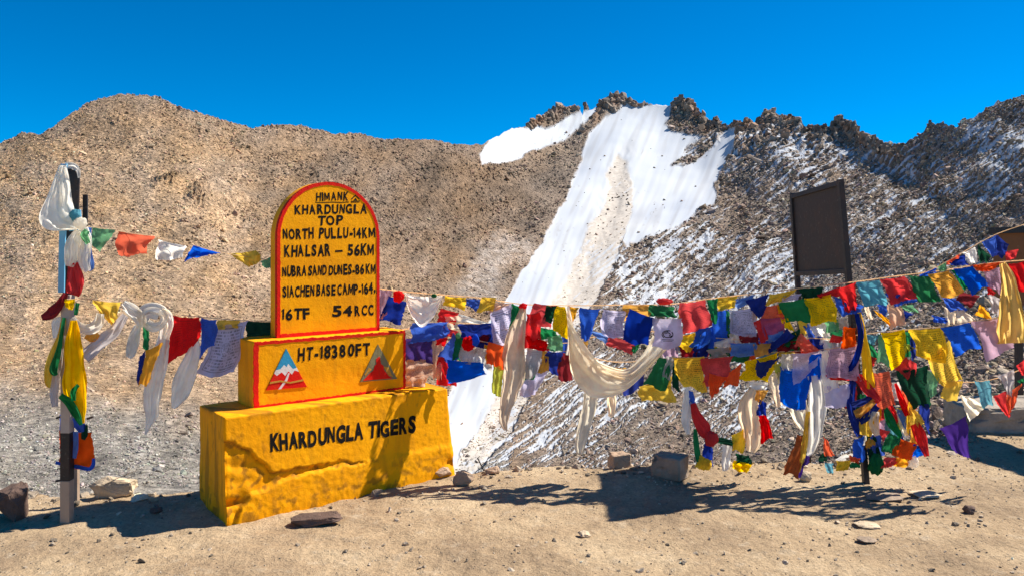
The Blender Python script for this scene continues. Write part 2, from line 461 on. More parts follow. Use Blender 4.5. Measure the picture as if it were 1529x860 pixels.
def scatter(name, P, scl, rot, colr, label=None):
    n = len(P)
    me = bpy.data.meshes.new(name)
    me.vertices.add(n)
    me.vertices.foreach_set('co', P.astype(np.float32).ravel())
    a = me.attributes.new('scl', 'FLOAT', 'POINT'); a.data.foreach_set('value', scl.astype(np.float32))
    a = me.attributes.new('rot', 'FLOAT_VECTOR', 'POINT'); a.data.foreach_set('vector', rot.astype(np.float32).ravel())
    a = me.attributes.new('idx', 'INT', 'POINT'); a.data.foreach_set('value', rng.integers(0, 9, n).astype(np.int32))
    a = me.attributes.new('col', 'FLOAT_COLOR', 'POINT'); a.data.foreach_set('color', np.concatenate([colr, np.ones((n, 1))], 1).astype(np.float32).ravel())
    o = bpy.data.objects.new(name, me); COL.objects.link(o)
    ng = bpy.data.node_groups.new(name, 'GeometryNodeTree')
    ng.interface.new_socket('Geometry', in_out='INPUT', socket_type='NodeSocketGeometry')
    ng.interface.new_socket('Geometry', in_out='OUTPUT', socket_type='NodeSocketGeometry')
    gi = ng.nodes.new('NodeGroupInput'); go = ng.nodes.new('NodeGroupOutput')
    ci = ng.nodes.new('GeometryNodeCollectionInfo'); ci.inputs['Collection'].default_value = ROCKS
    ci.inputs['Separate Children'].default_value = True; ci.inputs['Reset Children'].default_value = True
    ip = ng.nodes.new('GeometryNodeInstanceOnPoints'); ip.inputs['Pick Instance'].default_value = True
    def na(nm, t):
        x = ng.nodes.new('GeometryNodeInputNamedAttribute'); x.data_type = t; x.inputs['Name'].default_value = nm
        return [s for s in x.outputs if s.enabled and s.name == 'Attribute'][0]
    L = ng.links.new
    L(gi.outputs[0], ip.inputs['Points']); L(ci.outputs[0], ip.inputs['Instance'])
    L(na('idx', 'INT'), ip.inputs['Instance Index']); L(na('rot', 'FLOAT_VECTOR'), ip.inputs['Rotation']); L(na('scl', 'FLOAT'), ip.inputs['Scale'])
    L(ip.outputs[0], go.inputs[0])
    md = o.modifiers.new('scatter', 'NODES'); md.node_group = ng
    o['kind'] = 'stuff'
    if label: o['label'] = label
    return o

def bil(A, c, r):
    c0i = np.floor(c).astype(int); r0i = np.floor(r).astype(int)
    fc = c - c0i; fr = r - r0i
    if A.ndim == 3: fc = fc[:, None]; fr = fr[:, None]
    return (A[r0i, c0i] * (1 - fc) + A[r0i, c0i + 1] * fc) * (1 - fr) + (A[r0i + 1, c0i] * (1 - fc) + A[r0i + 1, c0i + 1] * fc) * fr

NS = 250000
ci_lo = np.searchsorted(PXc, -60); ci_hi = np.searchsorted(PXc, 1600) - 2
c = rng.uniform(ci_lo, ci_hi, NS); r = rng.uniform(60, NR - 1.001, NS)
px_, py_, dz_ = bil(PX, c, r), bil(PY, c, r), bil(DZ, c, r)
sn_, st_, di_, cl_ = bil(snow, c, r), bil(streak, c, r), bil(dirt, c, r), bil(cliff, c, r)
lum = bil(slab, c, r)
right_ = sstep(760, 1000, px_)
keep = rng.random(NS) > np.clip(0.992 * sn_ + 0.86 * st_ + np.where(py_ > 470, .62, .9) * di_ + 0.75 * lum + 0.85 * cl_, 0, 0.997)
clump = fbm(px_ / 26, py_ / 20, 91, 3)
sizes = np.exp(0.75 * fbm(px_ / 48 + 3, py_ / 34, 96, 3))
keep &= rng.random(NS) < np.clip(0.62 + 0.9 * clump, 0.2, 1)
med = 1.22 + 0.85 * right_ + 0.5 * sstep(560, 700, py_) * (px_ < 700) + 1.5 * sstep(1150, 1450, px_) * sstep(250, 600, py_) + 1.4 * sstep(1230, 1350, px_) * sstep(480, 600, py_)
sz = med * sizes * np.exp(rng.normal(0, 0.42, NS)) * np.where(rng.random(NS) < 0.02, 2.1, 1.0)
sz = np.where((sn_ > 0.5) | (di_ > 0.5), sz * 0.75, sz)
P_ = bil(W, c, r) + bil(N2, c, r) * (sz * dz_ / F * 0.18)[:, None]
nz = bil(N2, c, r)
tilt = rng.normal(0, 0.35, (NS, 2))
rot = np.stack([np.arctan2(-nz[:, 1], nz[:, 2]) * 0.8 + tilt[:, 0], np.arctan2(nz[:, 0], nz[:, 2]) * 0.8 + tilt[:, 1], rng.uniform(0, 6.28, NS)], -1)
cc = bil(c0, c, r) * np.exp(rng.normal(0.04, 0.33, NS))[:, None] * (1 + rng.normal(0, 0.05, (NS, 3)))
cc = np.clip(cc, 0.02, 0.75)
# shattered blocks of the crest and the cliffs under it
NK = 950
ck_ = rng.uniform(np.searchsorted(PXc, 785), np.searchsorted(PXc, 1345), NK)
rk_ = NR - 1.01 - np.abs(rng.normal(0, 1, NK)) * np.where((np.interp(ck_, np.arange(NC), PXc) > 1085) & (np.interp(ck_, np.arange(NC), PXc) < 1215), 26, 7)
okk = (bil(snow, ck_, rk_) < .3) & (rng.random(NK) < .35 + .9 * bil(cliff, ck_, rk_))
ck_, rk_ = ck_[okk], rk_[okk]; nk = len(ck_)
szk = np.exp(rng.normal(1.78, .4, nk)); szk = np.minimum(szk, 12)
Pk = bil(W, ck_, rk_); dk_ = bil(DZ, ck_, rk_)
rotk = np.stack([rng.normal(.3, .35, nk), rng.normal(1.25, .35, nk), rng.uniform(0, 6.28, nk)], -1)
cck = np.clip(bil(c0, ck_, rk_) * np.exp(rng.normal(-.1, .25, nk))[:, None], .02, .6)
P_ = np.concatenate([P_[keep], Pk]); S_ = np.concatenate([(sz * dz_ / F)[keep], szk * dk_ / F]); rot = np.concatenate([rot[keep], rotk]); cc = np.concatenate([cc[keep], cck])
scatter('scree', P_, S_, rot, cc, 'loose angular brown scree covering the mountain slopes')

# ------------------------------------------------------------------ the terrace
LIP = [(-40, 4.9), (-9, 4.9), (-3.4, 4.95), (-2.2, 5.0), (-1.2, 5.35), (-0.5, 5.55), (0.3, 5.6), (1.0, 5.62), (1.6, 5.72), (2.4, 5.75), (3.0, 6.15), (3.7, 6.6), (4.6, 7.1), (6, 7.6), (9, 8.0), (40, 8.0)]
def lip(X): return np.interp(X, [p[0] for p in LIP], [p[1] for p in LIP]) + 0.07 * pn(X * 1.7, X * 0 + .3, 5) + 0.04 * pn(X * 5, X * 0 + .7, 6)
def ground_h(X, Y):
    d = Y - lip(X)
    h = 0.016 * fbm(X * 1.1, Y * 1.1, 201, 3) + 0.012 * fbm(X * 4.5, Y * 6, 205, 3) + 0.007 * pn(X * 14, Y * 14, 209) - 0.012 * np.clip(pn(X * 5.5, Y * 4.0, 212) - 0.35, 0, 1)
    h = h + 0.05 * np.exp(-((d + 0.25) / 0.3) ** 2) * (0.4 + 0.7 * pn(X * 1.3, Y * 1.3, 210))
    h = h - np.where(d > 0, d * 0.75 + 0.25 * d * d, 0)
    return h
gx = np.concatenate([np.linspace(-40, -4.5, 40, endpoint=False), np.linspace(-4.5, 5.5, 480), np.linspace(5.6, 40, 40)])
gt = np.concatenate([np.linspace(-40, 2.5, 40, endpoint=False), np.linspace(2.5, 10.5, 380)])
GX, GY = np.meshgrid(gx, gt)
# let the sheet follow the crooked lip: last rows fall away as the bank below the terrace
GZ = ground_h(GX, GY)
nb = NB('packed_dirt')
co = nb.objco()
a = nb.noise(1.4, 6, 0.6, co); b = nb.noise(9.0, 6, 0.65, co); c_ = nb.noise(60, 4, 0.7, co)
base = nb.ramp(a, [(0.32, lin((140, 119, 95))), (0.5, lin((167, 143, 113))), (0.68, lin((186, 163, 131)))])
base = nb.mix(nb.ramp(b, [(0.55, 0.0), (0.72, 0.55)]), base, lin((186, 170, 147)))
base = nb.mix(1.0, base, nb.ramp(c_, [(0.28, 0.66), (0.48, 1.0), (0.72, 1.2)]), 'MULTIPLY')
vor = nb.n('ShaderNodeTexVoronoi'); vor.inputs['Scale'].default_value = 38; nb.l(co, vor.inputs['Vector'])
d2 = nb.noise(24, 5, 0.7, co); base = nb.mix(1.0, base, nb.ramp(d2, [(0.3, 0.82), (0.5, 1.0), (0.7, 1.12)]), 'MULTIPLY')
peb = nb.ramp(vor.outputs['Distance'], [(0.10, 1.0), (0.2, 0.0)])
base = nb.mix(nb.math('MULTIPLY', peb, 0.35), base, lin((150, 132, 116)))
hh = nb.math('ADD', nb.math('MULTIPLY', b, 0.6), nb.math('ADD', nb.math('MULTIPLY', c_, 0.5), nb.math('MULTIPLY', peb, 0.35)))
gm = nb.finish(nb.bsdf(base, 0.95, nb.bump(nb.math('ADD', hh, d2), 0.65, 0.03), 0.1))
ground = grid_mesh('ground', np.stack([GX, GY, GZ], -1), gm, None, True)
ground['kind'] = 'structure'
def gz(x, y): return float(ground_h(np.array([x]), np.array([y]))[0])
def gpx(px, py):
    """point of the terrace seen at a photo pixel"""
    Y = EYE * F / (py - HY)
    return Vector(((px - CX) * Y / F, Y, gz((px - CX) * Y / F, Y)))

NP = 30000
x = rng.uniform(-4.6, 6, NP); y = 2.8 + rng.random(NP) ** 1.0 * 5.2
d = y - lip(x)
edge = np.exp(-(d / 0.35) ** 2)
cl = fbm(x * 1.2, y * 1.2, 231, 3)
keep = (rng.random(NP) < np.clip(0.25 + 0.8 * edge + 0.6 * cl + 0.25 * sstep(1, 4, x), 0.02, 1)) & (d < 0.9)
s_ = np.exp(rng.normal(-5.1, 0.62, NP)) * (1 + 3.0 * edge * (rng.random(NP) < 0.25))
s_ = np.minimum(s_, 0.065)
P_ = np.stack([x, y, ground_h(x, y) + s_ * 0.15], -1)
cc = np.array(lin((176, 158, 136)))[None] * np.exp(rng.normal(0, 0.3, NP))[:, None]
cc = np.where((rng.random(NP) < 0.3)[:, None], cc * 0.5, cc)
scatter('gravel', P_[keep], s_[keep], np.stack([rng.normal(0, .3, NP), rng.normal(0, .3, NP), rng.uniform(0, 6.28, NP)], -1)[keep], np.clip(cc, 0, .8)[keep], 'loose pebbles lying on the packed dirt')

# ------------------------------------------------------------------ milestone monument
ORG = Vector((-1.677, 4.49, 0.0))
TA = math.atan2(0.99, 1.217)
TU = Vector((math.cos(TA), math.sin(TA), 0)); TV = Vector((-math.sin(TA), math.cos(TA), 0))
def loc(u, v, w_): return ORG + TU * u + TV * v + Vector((0, 0, w_))
def ray_uw(px, py, v):
    dvec = Vector(((px - CX) / F, 1, -(py - HY) / F)); o = Vector((0, 0, EYE))
    nn = TV; p0 = loc(0, v, 0)
    t = (p0 - o).dot(nn) / dvec.dot(nn)
    P = o + dvec * t - ORG
    return P.dot(TU), P.z

def paint(name, rgb, dirt=0.5, bumpk=1.0):
    nb = NB(name); co = nb.objco()
    a = nb.noise(3.0, 6, 0.65, co); b = nb.noise(28, 5, 0.65, co); c_ = nb.noise(120, 3, 0.6, co)
    dk = tuple(v * f for v, f in zip(rgb, (0.88, 0.80, 0.8)))
    col = nb.mix(nb.ramp(a, [(0.35, 1.0), (0.62, 0.0)]), rgb, dk)
    mp = nb.n('ShaderNodeMapping'); mp.inputs['Scale'].default_value = (9, 9, 0.8); nb.l(co, mp.inputs['Vector'])
    stn = nb.noise(1.6, 5, 0.65, mp.outputs[0])
    col = nb.mix(nb.math('MULTIPLY', nb.ramp(stn, [(0.5, 0.0), (0.72, 0.75)]), dirt), col, lin((120, 80, 28)))
    col = nb.mix(nb.math('MULTIPLY', nb.ramp(b, [(0.62, 0.0), (0.75, 0.6)]), dirt), col, lin((96, 70, 34)))
    col = nb.mix(nb.math('MULTIPLY', nb.attr('grime').outputs['Fac'], 0.85), col, lin((104, 70, 28)))
    hgt = nb.math('ADD', b, nb.math('MULTIPLY', c_, 0.5))
    return nb.finish(nb.bsdf(col, 0.75, nb.bump(hgt, 0.5 * bumpk, 0.006), 0.12))
YEL = lin((255, 172, 0)); 
M_yel = paint('yellow_paint', YEL, 0.35)
M_yel_side = M_yel
M_red = paint('red_paint', lin((224, 30, 18)), 0.25)
M_blk = paint('black_paint', lin((26, 22, 20)), 0.0)
M_white = paint('white_paint', lin((228, 226, 220)), 0.2)
M_sky = paint('light_blue_paint', lin((52, 150, 190)), 0.2)
M_ochre = paint('ochre_paint', lin((196, 150, 60)), 0.3)

def block(name, size, step, fn, mat, parent, grime=None):
    """closed box with a fine lattice on its faces; fn(p) moves every vertex"""
    n = [max(2, int(round(s / step))) for s in size]
    idx = {}; vs_ = []; fs = []
    def vid(i, j, k):
        key = (i, j, k)
        if key not in idx:
            idx[key] = len(vs_); vs_.append((size[0] * i / n[0], size[1] * j / n[1], size[2] * k / n[2]))
        return idx[key]
    def face(fix, val, A, B, rev):
        for i in range(n[A]):
            for j in range(n[B]):
                q = []
                for di, dj in ((0, 0), (1, 0), (1, 1), (0, 1)):
                    c = [0, 0, 0]; c[fix] = val; c[A] = i + di; c[B] = j + dj
                    q.append(vid(*c))
                fs.append(q[::-1] if rev else q)
    face(1, 0, 0, 2, False); face(1, n[1], 0, 2, True)
    face(0, 0, 1, 2, True); face(0, n[0], 1, 2, False)
    face(2, 0, 0, 1, True); face(2, n[2], 0, 1, False)
    V = np.array(vs_)
    V = fn(V, np.array(size))
    Wd = np.array(ORG)[None] + V[:, :1] * np.array(TU) + V[:, 1:2] * np.array(TV) + V[:, 2:] * np.array((0, 0, 1))
    o = mesh_from(name, Wd, fs, mat, parent, True)
    if grime is not None:
        at = o.data.attributes.new('grime', 'FLOAT', 'POINT'); at.data.foreach_set('value', np.clip(grime(np.array(vs_)), 0, 1).astype(np.float32))
    return o

def rounded(V, S, r):
    q = np.clip(V, r, S - r)
    d = V - q
    L = np.linalg.norm(d, axis=1, keepdims=True)
    nrm = d / (L + 1e-9)
    return q + nrm * r, nrm

mon = empty('milestone_monument', ORG, 'yellow three-tier concrete milestone with red edges and black lettering on the dirt terrace', 'milestone')

CR1 = [(325, 655), (345, 660), (372, 672), (392, 690), (402, 703), (413, 702), (432, 698), (470, 693), (505, 686), (530, 689)]
CR2 = [(325, 790), (345, 776), (356, 757), (372, 735), (395, 728), (420, 716), (450, 705), (490, 697), (530, 689)]
c1 = np.array([ray_uw(p[0], p[1], 0) for p in CR1]); c2 = np.array([ray_uw(p[0], p[1], 0) for p in CR2])
CH = [(334, 690), (352, 672), (378, 690), (360, 705), (352, 735), (350, 752), (336, 757)]
def base_front(u, w_):
    """inward depth of the base's front at (u, w): chipped plaster and ledge"""
    wj = w_ + 0.010 * pn(u * 18, w_ * 18, 301) + 0.005 * pn(u * 50, w_ * 50, 302)
    a = np.interp(u, c1[:, 0], c1[:, 1]); b = np.interp(u, c2[:, 0], c2[:, 1])
    b = np.minimum(b, a)
    ins = sstep(0.0, 0.004, a - wj) * sstep(-0.003, 0.003, wj - b)
    tfade = 1 - sstep(0.55, 0.85, u)
    dep = ins * (0.017 * tfade + 0.004) * (0.8 + 0.5 * pn(u * 14, w_ * 14, 303))
    dep = dep + 0.014 * np.exp(-((a - wj - 0.008) / 0.007) ** 2) * (u < 0.9) * (u > 0.1) * (0.6 + 0.8 * pn(u * 9, w_ * 0 + .5, 304))
    # below the ledge plaster is lumpy
    low = 1 - sstep(-0.02, 0.02, wj - b)
    dep = dep + low * 0.0022 * fbm(u * 24, w_ * 26, 305, 3) - low * 0.008
    low2 = 1 - sstep(0.04, 0.2, w_)
    dep = dep + low2 * 0.004 * np.abs(pn(u * 22, w_ * 24, 306))
    # broken lower left corner
    ck = np.exp(-((u - 0.045) / 0.05) ** 2 - ((w_ - 0.115) / 0.022) ** 2)
    dep = dep + 0.04 * ck
    # worn right hand edge
    dep = dep + 0.03 * np.exp(-((u - 1.56) / 0.03) ** 2 - ((w_ - 0.09) / 0.03) ** 2)
    return dep
def base_flare(w_): return -0.055 * (1 - np.clip(w_ / 0.6, 0, 1)) ** 1.3
def fn_base(V, S):
    Vr, nr = rounded(V, S, 0.009)
    P = Vr.copy()
    front = (nr[:, 1] < -0.5)
    u, v, w_ = Vr.T
    tot = base_front(u, w_)
    sm = base_sm(u, v, w_)
    fr = sstep(0.12, 0.0, v)
    P[:, 1] += base_flare(w_) * fr + np.where(front, tot + sm, 0)
    P[:, 0] += np.where(nr[:, 0] < -0.5, 0.006 * fbm(v * 8, w_ * 8, 313, 3) + 0.006 * (1 - sstep(0.0, 0.3, w_)) * pn(v * 9, w_ * 9, 314), 0)
    P[:, 0] += np.where(nr[:, 0] > 0.5, 0.03 * (1 - w_ / 0.6) + 0.006 * fbm(v * 8, w_ * 8, 315, 3), 0)
    P[:, 2] += np.where(nr[:, 2] > 0.5, 0.006 * fbm(u * 6, v * 6, 316, 3) - 0.012 * sstep(1.4, 1.57, u), 0)
    # top edge nicked
    te = np.exp(-((w_ - S[2]) / 0.03) ** 2) * (v < 0.05)
    P[:, 2] -= te * 0.010 * np.abs(pn(u * 11, u * 0, 317))
    P[:, 2] -= 0.04 * (1 - sstep(0.0, 0.05, w_))
    return P
def base_sm(u, v, w_): return 0.0018 * fbm(u * 9, w_ * 9 + v * 7, 311, 3) + 0.0013 * pn(u * 40 + v * 13, w_ * 40, 312)
def base_grime(V):
    u, v, w_ = V.T
    fr = (v < 0.02)
    wj = w_ + 0.010 * pn(u * 18, w_ * 18, 301) + 0.005 * pn(u * 50, w_ * 50, 302)
    a = np.interp(u, c1[:, 0], c1[:, 1]); b = np.minimum(np.interp(u, c2[:, 0], c2[:, 1]), a)
    g = fr * np.exp(-((a - wj - 0.006) / 0.009) ** 2) * (u < 1.0) * sstep(-.3, .3, pn(u * 8, w_ * 8, 331)) * 0.9
    g = np.maximum(g, fr * np.exp(-((b - wj) / 0.007) ** 2) * (u < 1.0) * sstep(0, .4, pn(u * 9, w_ * 9, 332)) * .6)
    g = np.maximum(g, fr * (wj < a) * (wj > b) * (u < .8) * sstep(.1, .45, pn(u * 22, w_ * 26, 333)) * .75)
    low = 1 - sstep(0.05, 0.26, w_)
    g = np.maximum(g, low * sstep(.12, .5, fbm(u * 14 + v * 11, w_ * 18, 334, 3) * 1.6) * .7)
    top_ = np.exp(-((w_ - .62) / .02) ** 2)
    g = np.maximum(g, top_ * sstep(.25, .5, pn(u * 13 + v * 9, w_ * 9, 335)) * .6)
    g = np.maximum(g, sstep(.45, .7, fbm(u * 20 + v * 23, w_ * 9, 336, 4) * 1.7) * .4)
    side = (u < .01) * sstep(.05, .5, pn(v * 22, w_ * 2.2, 337)) * .55
    return np.maximum(g, side)
base = block('base', (1.57, 0.46, 0.62), 0.0085, fn_base, M_yel, mon, base_grime)

MV, MW0 = 0.14, 0.60
MU0 = ray_uw(378.5, 560, MV)[0]; MU1 = ray_uw(605.5, 540, MV)[0]; MW1 = ray_uw(490, 501, MV)[1]
def mid_n(u, v, w_): return 0.002 * fbm(u * 10, w_ * 10 + v * 9, 321, 3) + 0.001 * pn(u * 45, w_ * 45 + v * 31, 322)
def mid_ch(u, w_): return 0.008 * np.exp(-(((u - 0.75) / 0.13) ** 2 + ((w_ - 0.16) / 0.05) ** 2)) * np.abs(pn(u * 26, w_ * 26, 323))
def mid_v(u, w_):
    a, b = np.array([u - MU0]), np.array([w_ - MW0])
    return MV + float(mid_n(a, 0 * a, b)[0]) + float(mid_ch(a, b)[0])
def fn_mid(V, S):
    P, nr = rounded(V, S, 0.010)
    u, v, w_ = P.T
    n_ = mid_n(u, v, w_)
    ch = mid_ch(u, w_)
    P = P - nr * n_[:, None]
    P[:, 1] += np.where(nr[:, 1] < -0.5, ch, 0)
    P[:, 0] += MU0; P[:, 1] += MV; P[:, 2] += MW0
    return P
mid = block('middle_step', (MU1 - MU0, 0.28, MW1 - MW0), 0.013, fn_mid, M_yel, mon)

# rounded headstone plate
KV, KT = 0.22, 0.11
KU0 = ray_uw(413.5, 440, KV)[0]; KU1 = ray_uw(566.5, 440, KV)[0]
KC = (KU0 + KU1) / 2; KR = (KU1 - KU0) / 2; KW0 = MW1 - 0.006; KTOP = ray_uw(490, 272, KV)[1]; KS = KTOP - KR
def arch_outline(inset, nseg=40, rx=None):
    pts = [(KU0 + inset, KW0), (KU0 + inset, KS)]
    for i in range(1, nseg):
        a = math.pi - math.pi * i / nseg
        pts.append((KC + (KR - inset) * math.cos(a), KS + (KR - inset) * math.sin(a) * 1.0))
    pts += [(KU1 - inset, KS), (KU1 - inset, KW0)]
    return pts
def plate(name, outline, v0, v1, mat, parent, bev=0.006):
    bm = bmesh.new()
    vf = [bm.verts.new(loc(u, v0, w_)) for u, w_ in outline]
    f = bm.faces.new(vf)
    r = bmesh.ops.extrude_face_region(bm, geom=[f])
    bmesh.ops.translate(bm, verts=[g for g in r['geom'] if isinstance(g, bmesh.types.BMVert)], vec=TV * (v1 - v0))
    bmesh.ops.recalc_face_normals(bm, faces=bm.faces)
    es = [e for e in bm.edges if e.calc_face_angle(0) > 0.6]
    if bev: bmesh.ops.bevel(bm, geom=es, offset=bev, segments=3, affect='EDGES', profile=0.5)
    me = bpy.data.meshes.new(name); bm.to_mesh(me); bm.free()
    o = link_mesh(name, me, mat, parent, False)
    return o
head = plate('headstone', arch_outline(0), KV, KV + KT, M_yel, mon, 0.008)

def band(name, path, width, v, mat, parent, closed=False, jit=0.003, raise_=0.003, edge_fn=None):
    """painted band along a path on a plane v=const of the monument, as a thin proud strip"""
    P = np.array(path)
    # resample
    seg = np.linalg.norm(np.diff(P, axis=0), axis=1); t = np.concatenate([[0], np.cumsum(seg)])
    n = max(2, int(t[-1] / 0.008)); tt = np.linspace(0, t[-1], n)
    Q = np.stack([np.interp(tt, t, P[:, 0]), np.interp(tt, t, P[:, 1])], -1)
    D = np.gradient(Q, axis=0); D /= np.linalg.norm(D, axis=1, keepdims=True) + 1e-9
    Nn = np.stack([-D[:, 1], D[:, 0]], -1)
    s = rng.uniform(0, 100)
    j1 = jit * pn(tt * 30, tt * 0 + s, 401) + jit * .7 * pn(tt * 90, tt * 0 + s, 402); j2 = jit * pn(tt * 30, tt * 0 + s, 403)
    A = Q + Nn * (width / 2 + j1)[:, None]; B = Q - Nn * (width / 2 + j2)[:, None]
    vs_ = []; fs = []
    for a, b in zip(A, B):
        vv = v(a[0], a[1]) if callable(v) else v
        vs_ += [loc(a[0], vv - raise_, a[1]), loc(b[0], vv - raise_, b[1]), loc(a[0], vv + .004, a[1]), loc(b[0], vv + .004, b[1])]
    for i in range(n - 1):
        k = 4 * i
        fs += [(k, k + 4, k + 5, k + 1), (k + 2, k + 6, k + 4, k), (k + 1, k + 5, k + 7, k + 3)]
    return mesh_from(name, vs_, fs, mat, parent)
o = band('red_border', arch_outline(0.011), 0.022, KV, M_red, mon)
# red on the plate's rim, left side and top
rim = []
oo = arch_outline(-0.002)
vs_ = []; fs = []
for (u, w_) in oo: vs_ += [loc(u, KV + 0.004, w_), loc(u, KV + 0.026, w_)]
for i in range(len(oo) - 1): fs.append((2 * i, 2 * i + 1, 2 * i + 3, 2 * i + 2))
mesh_from('red_rim', vs_, fs, M_red, mon)
band('red_border', [(KU0 + .02, KW0 + 0.020), (KU1 - .02, KW0 + 0.020)], 0.022, KV, M_red, mon)
m_ = 0.016
band('red_border', [(MU0 + m_, MW0 + .03), (MU0 + m_, MW1 - .02)], 0.032, MV, M_red, mon, jit=.005)
band('red_border', [(MU1 - m_ * .6, MW0 + .03), (MU1 - m_ * .6, MW1 - .02)], 0.018, MV, M_red, mon, jit=.005)
band('red_border', [(MU0 + .004, MW0 + .026), (MU1 - .004, MW0 + .026)], 0.018, MV, M_red, mon, jit=.005)
band('red_border', [(MU0 + .004, MW1 - .014), (MU1 - .004, MW1 - .014)], 0.020, MV, M_red, mon, jit=.005)

# ---- lettering
_glyph = {}
def glyph(ch, off=0.042):
    if (ch, off) in _glyph: return _glyph[(ch, off)]
    cu = bpy.data.curves.new('g', 'FONT'); cu.body = ch; cu.resolution_u = 3; cu.offset = off
    cu.fill_mode = 'FRONT'
    ob = bpy.data.objects.new('g', cu); COL.objects.link(ob)
    dg = bpy.context.evaluated_depsgraph_get()
    me = bpy.data.meshes.new_from_object(ob.evaluated_get(dg))
    V = np.array([v.co[:] for v in me.vertices]) if len(me.vertices) else np.zeros((0, 3))
    Fc = [list(p.vertices) for p in me.polygons]
    if ch == '1':
        V = np.array([(.0, .50), (.0, .58), (.10, .70), (.22, .70), (.22, 0), (.08, 0), (.08, .56)]); Fc = [[3, 4, 5, 6], [2, 3, 6], [1, 2, 6], [0, 1, 6]]
        Fc = [f[::-1] for f in Fc]
    bpy.data.objects.remove(ob); bpy.data.curves.remove(cu); bpy.data.meshes.remove(me)
    if ch == 'M':
        V = np.array([(0, 0), (0, .7), (.15, .7), (.3, .32), (.45, .7), (.6, .7), (.6, 0), (.475, 0), (.475, .42), (.345, .1), (.255, .1), (.125, .42), (.125, 0)]); Fc = [list(range(13))[::-1]]
    if ch == 'N':
        V = np.array([(0, 0), (0, .7), (.14, .7), (.365, .27), (.365, .7), (.49, .7), (.49, 0), (.35, 0), (.125, .43), (.125, 0)]); Fc = [list(range(10))[::-1]]
    _glyph[(ch, off)] = (V, Fc)
    return _glyph[(ch, off)]

def lettering(text, quad, v, off=0.042, gap=0.09, mat=None, raise_=0.0012, jit=1.0, space=0.35):
    """text laid on the plane v between four photo-measured corners (tl, tr, br, bl)"""
    x = 0; vs_ = []; fs = []
    for ch in text:
        if ch == ' ': x += space; continue
        V, Fc = glyph(ch, off * (0.6 if ch in 'MNW' else 1))
        mn, mx = V.min(0), V.max(0)
        Hc = glyph('H', off)[0]; hy0, hy1 = Hc[:, 1].min(), Hc[:, 1].max()
        V0 = glyph(ch, 0.0)[0] if ch not in '1MN' else V
        o_ = 0 if ch in '1MN' else off
        xm0, xm1 = V0[:, 0].min() - o_, V0[:, 0].max() + o_
        nat = (xm1 - xm0) / (hy1 - hy0) * 0.62
        wc = nat if ch in '1I-_,.' else 0.35 * nat + 0.65 * (0.60 if ch in 'MW' else 0.47)
        X = (np.clip(V[:, 0], xm0, xm1) - xm0) / (xm1 - xm0) * wc
        Yv = (V[:, 1] - hy0) / (hy1 - hy0)
        if ch not in ',': Yv = np.clip(Yv, -.02, 1.02)
        if ch == ',': Yv = Yv + 0.15
        sc_ = 1 + jit * random.uniform(-0.05, 0.05); dy = jit * random.uniform(-0.03, 0.03); sk = jit * random.uniform(-0.05, 0.07)
        X = X * (1 + jit * random.uniform(-.06, .06)) + sk * Yv
        Yv = Yv * sc_ + dy
        b0 = len(vs_)
        vs_ += [(x + a, b) for a, b in zip(X, Yv)]
        fs += [[i + b0 for i in f] for f in Fc]
        x += wc + gap
    A = np.array(vs_); tot = x - gap
    s = A[:, 0] / tot; t = A[:, 1]
    q = [np.array(p, float) for p in quad]
    top_ = q[0] + (q[1] - q[0]) * s[:, None]; bot = q[3] + (q[2] - q[3]) * s[:, None]
    px = bot + (top_ - bot) * t[:, None]
    # hand painted: edges waver a little
    px[:, 0] += 0.25 * pn(A[:, 0] * 9, A[:, 1] * 9, 501); px[:, 1] += 0.25 * pn(A[:, 0] * 9, A[:, 1] * 9, 502)
    out = []
    for p in px:
        vv = v if not callable(v) else 0.0
        u, w_ = ray_uw(p[0], p[1], vv)
        if callable(v):
            for _ in range(3):
                vv = v(u, w_); u, w_ = ray_uw(p[0], p[1], vv)
        out.append(loc(u, vv - raise_, w_))
    return mesh_from('lettering', out, fs, mat or M_blk, mon)
def row(text, x0, x1, tl, bl, tr, br, v=KV, **k):
    return lettering(text, [(x0, tl), (x1, tr), (x1, br), (x0, bl)], v, **k)
row('HIMANK', 471.8, 520, 287.5, 300.6, 287, 300, off=0.036)
row('KHARDUNGLA', 440, 547.5, 306, 320.6, 304.8, 319.6)
row('TOP', 474, 512, 322.8, 337.4, 322, 336.6, off=0.036)
row('NORTH PULLU-14KM', 422.5, 560, 341.5, 358, 339, 355.5, off=0.042)
row('KHALSAR', 424.5, 493.5, 366, 384, 365, 382.8)
row('56KM', 519, 558.8, 364.8, 382.6, 364.4, 382)
row('NUBRA SAND DUNES-86 KM', 421.5, 561, 397.5, 413.5, 394, 409.5, off=0.042, gap=0.07, space=0.12)
row('SIACHEN BASE CAMP-164,,', 422, 564, 427.5, 444.3, 422.4, 438.6, off=0.042, gap=0.08, space=0.14)
row('16TF', 419.8, 462.5, 460.2, 478, 459, 476.6)
row('54', 496, 526, 455.8, 472.8, 455, 471.6)
row('RCC', 529.8, 558.3, 455, 471.4, 454, 470, gap=0.11)
row('HT-18380FT', 444.4, 552.3, 518, 539, 510.5, 529.8, v=mid_v, off=0.036, gap=0.12, raise_=.002)
def base_v(u, w_): return float(base_flare(np.array([w_]))[0]) + float(base_front(np.array([u]), np.array([w_]))[0]) + float(base_sm(np.array([u]), np.array([0.]), np.array([w_]))[0])
row('KHARDUNGLA TIGERS', 403.5, 620.8, 648, 674.4, 620.6, 645.6, v=base_v, off=0.05, gap=0.05, space=0.2, raise_=.002)

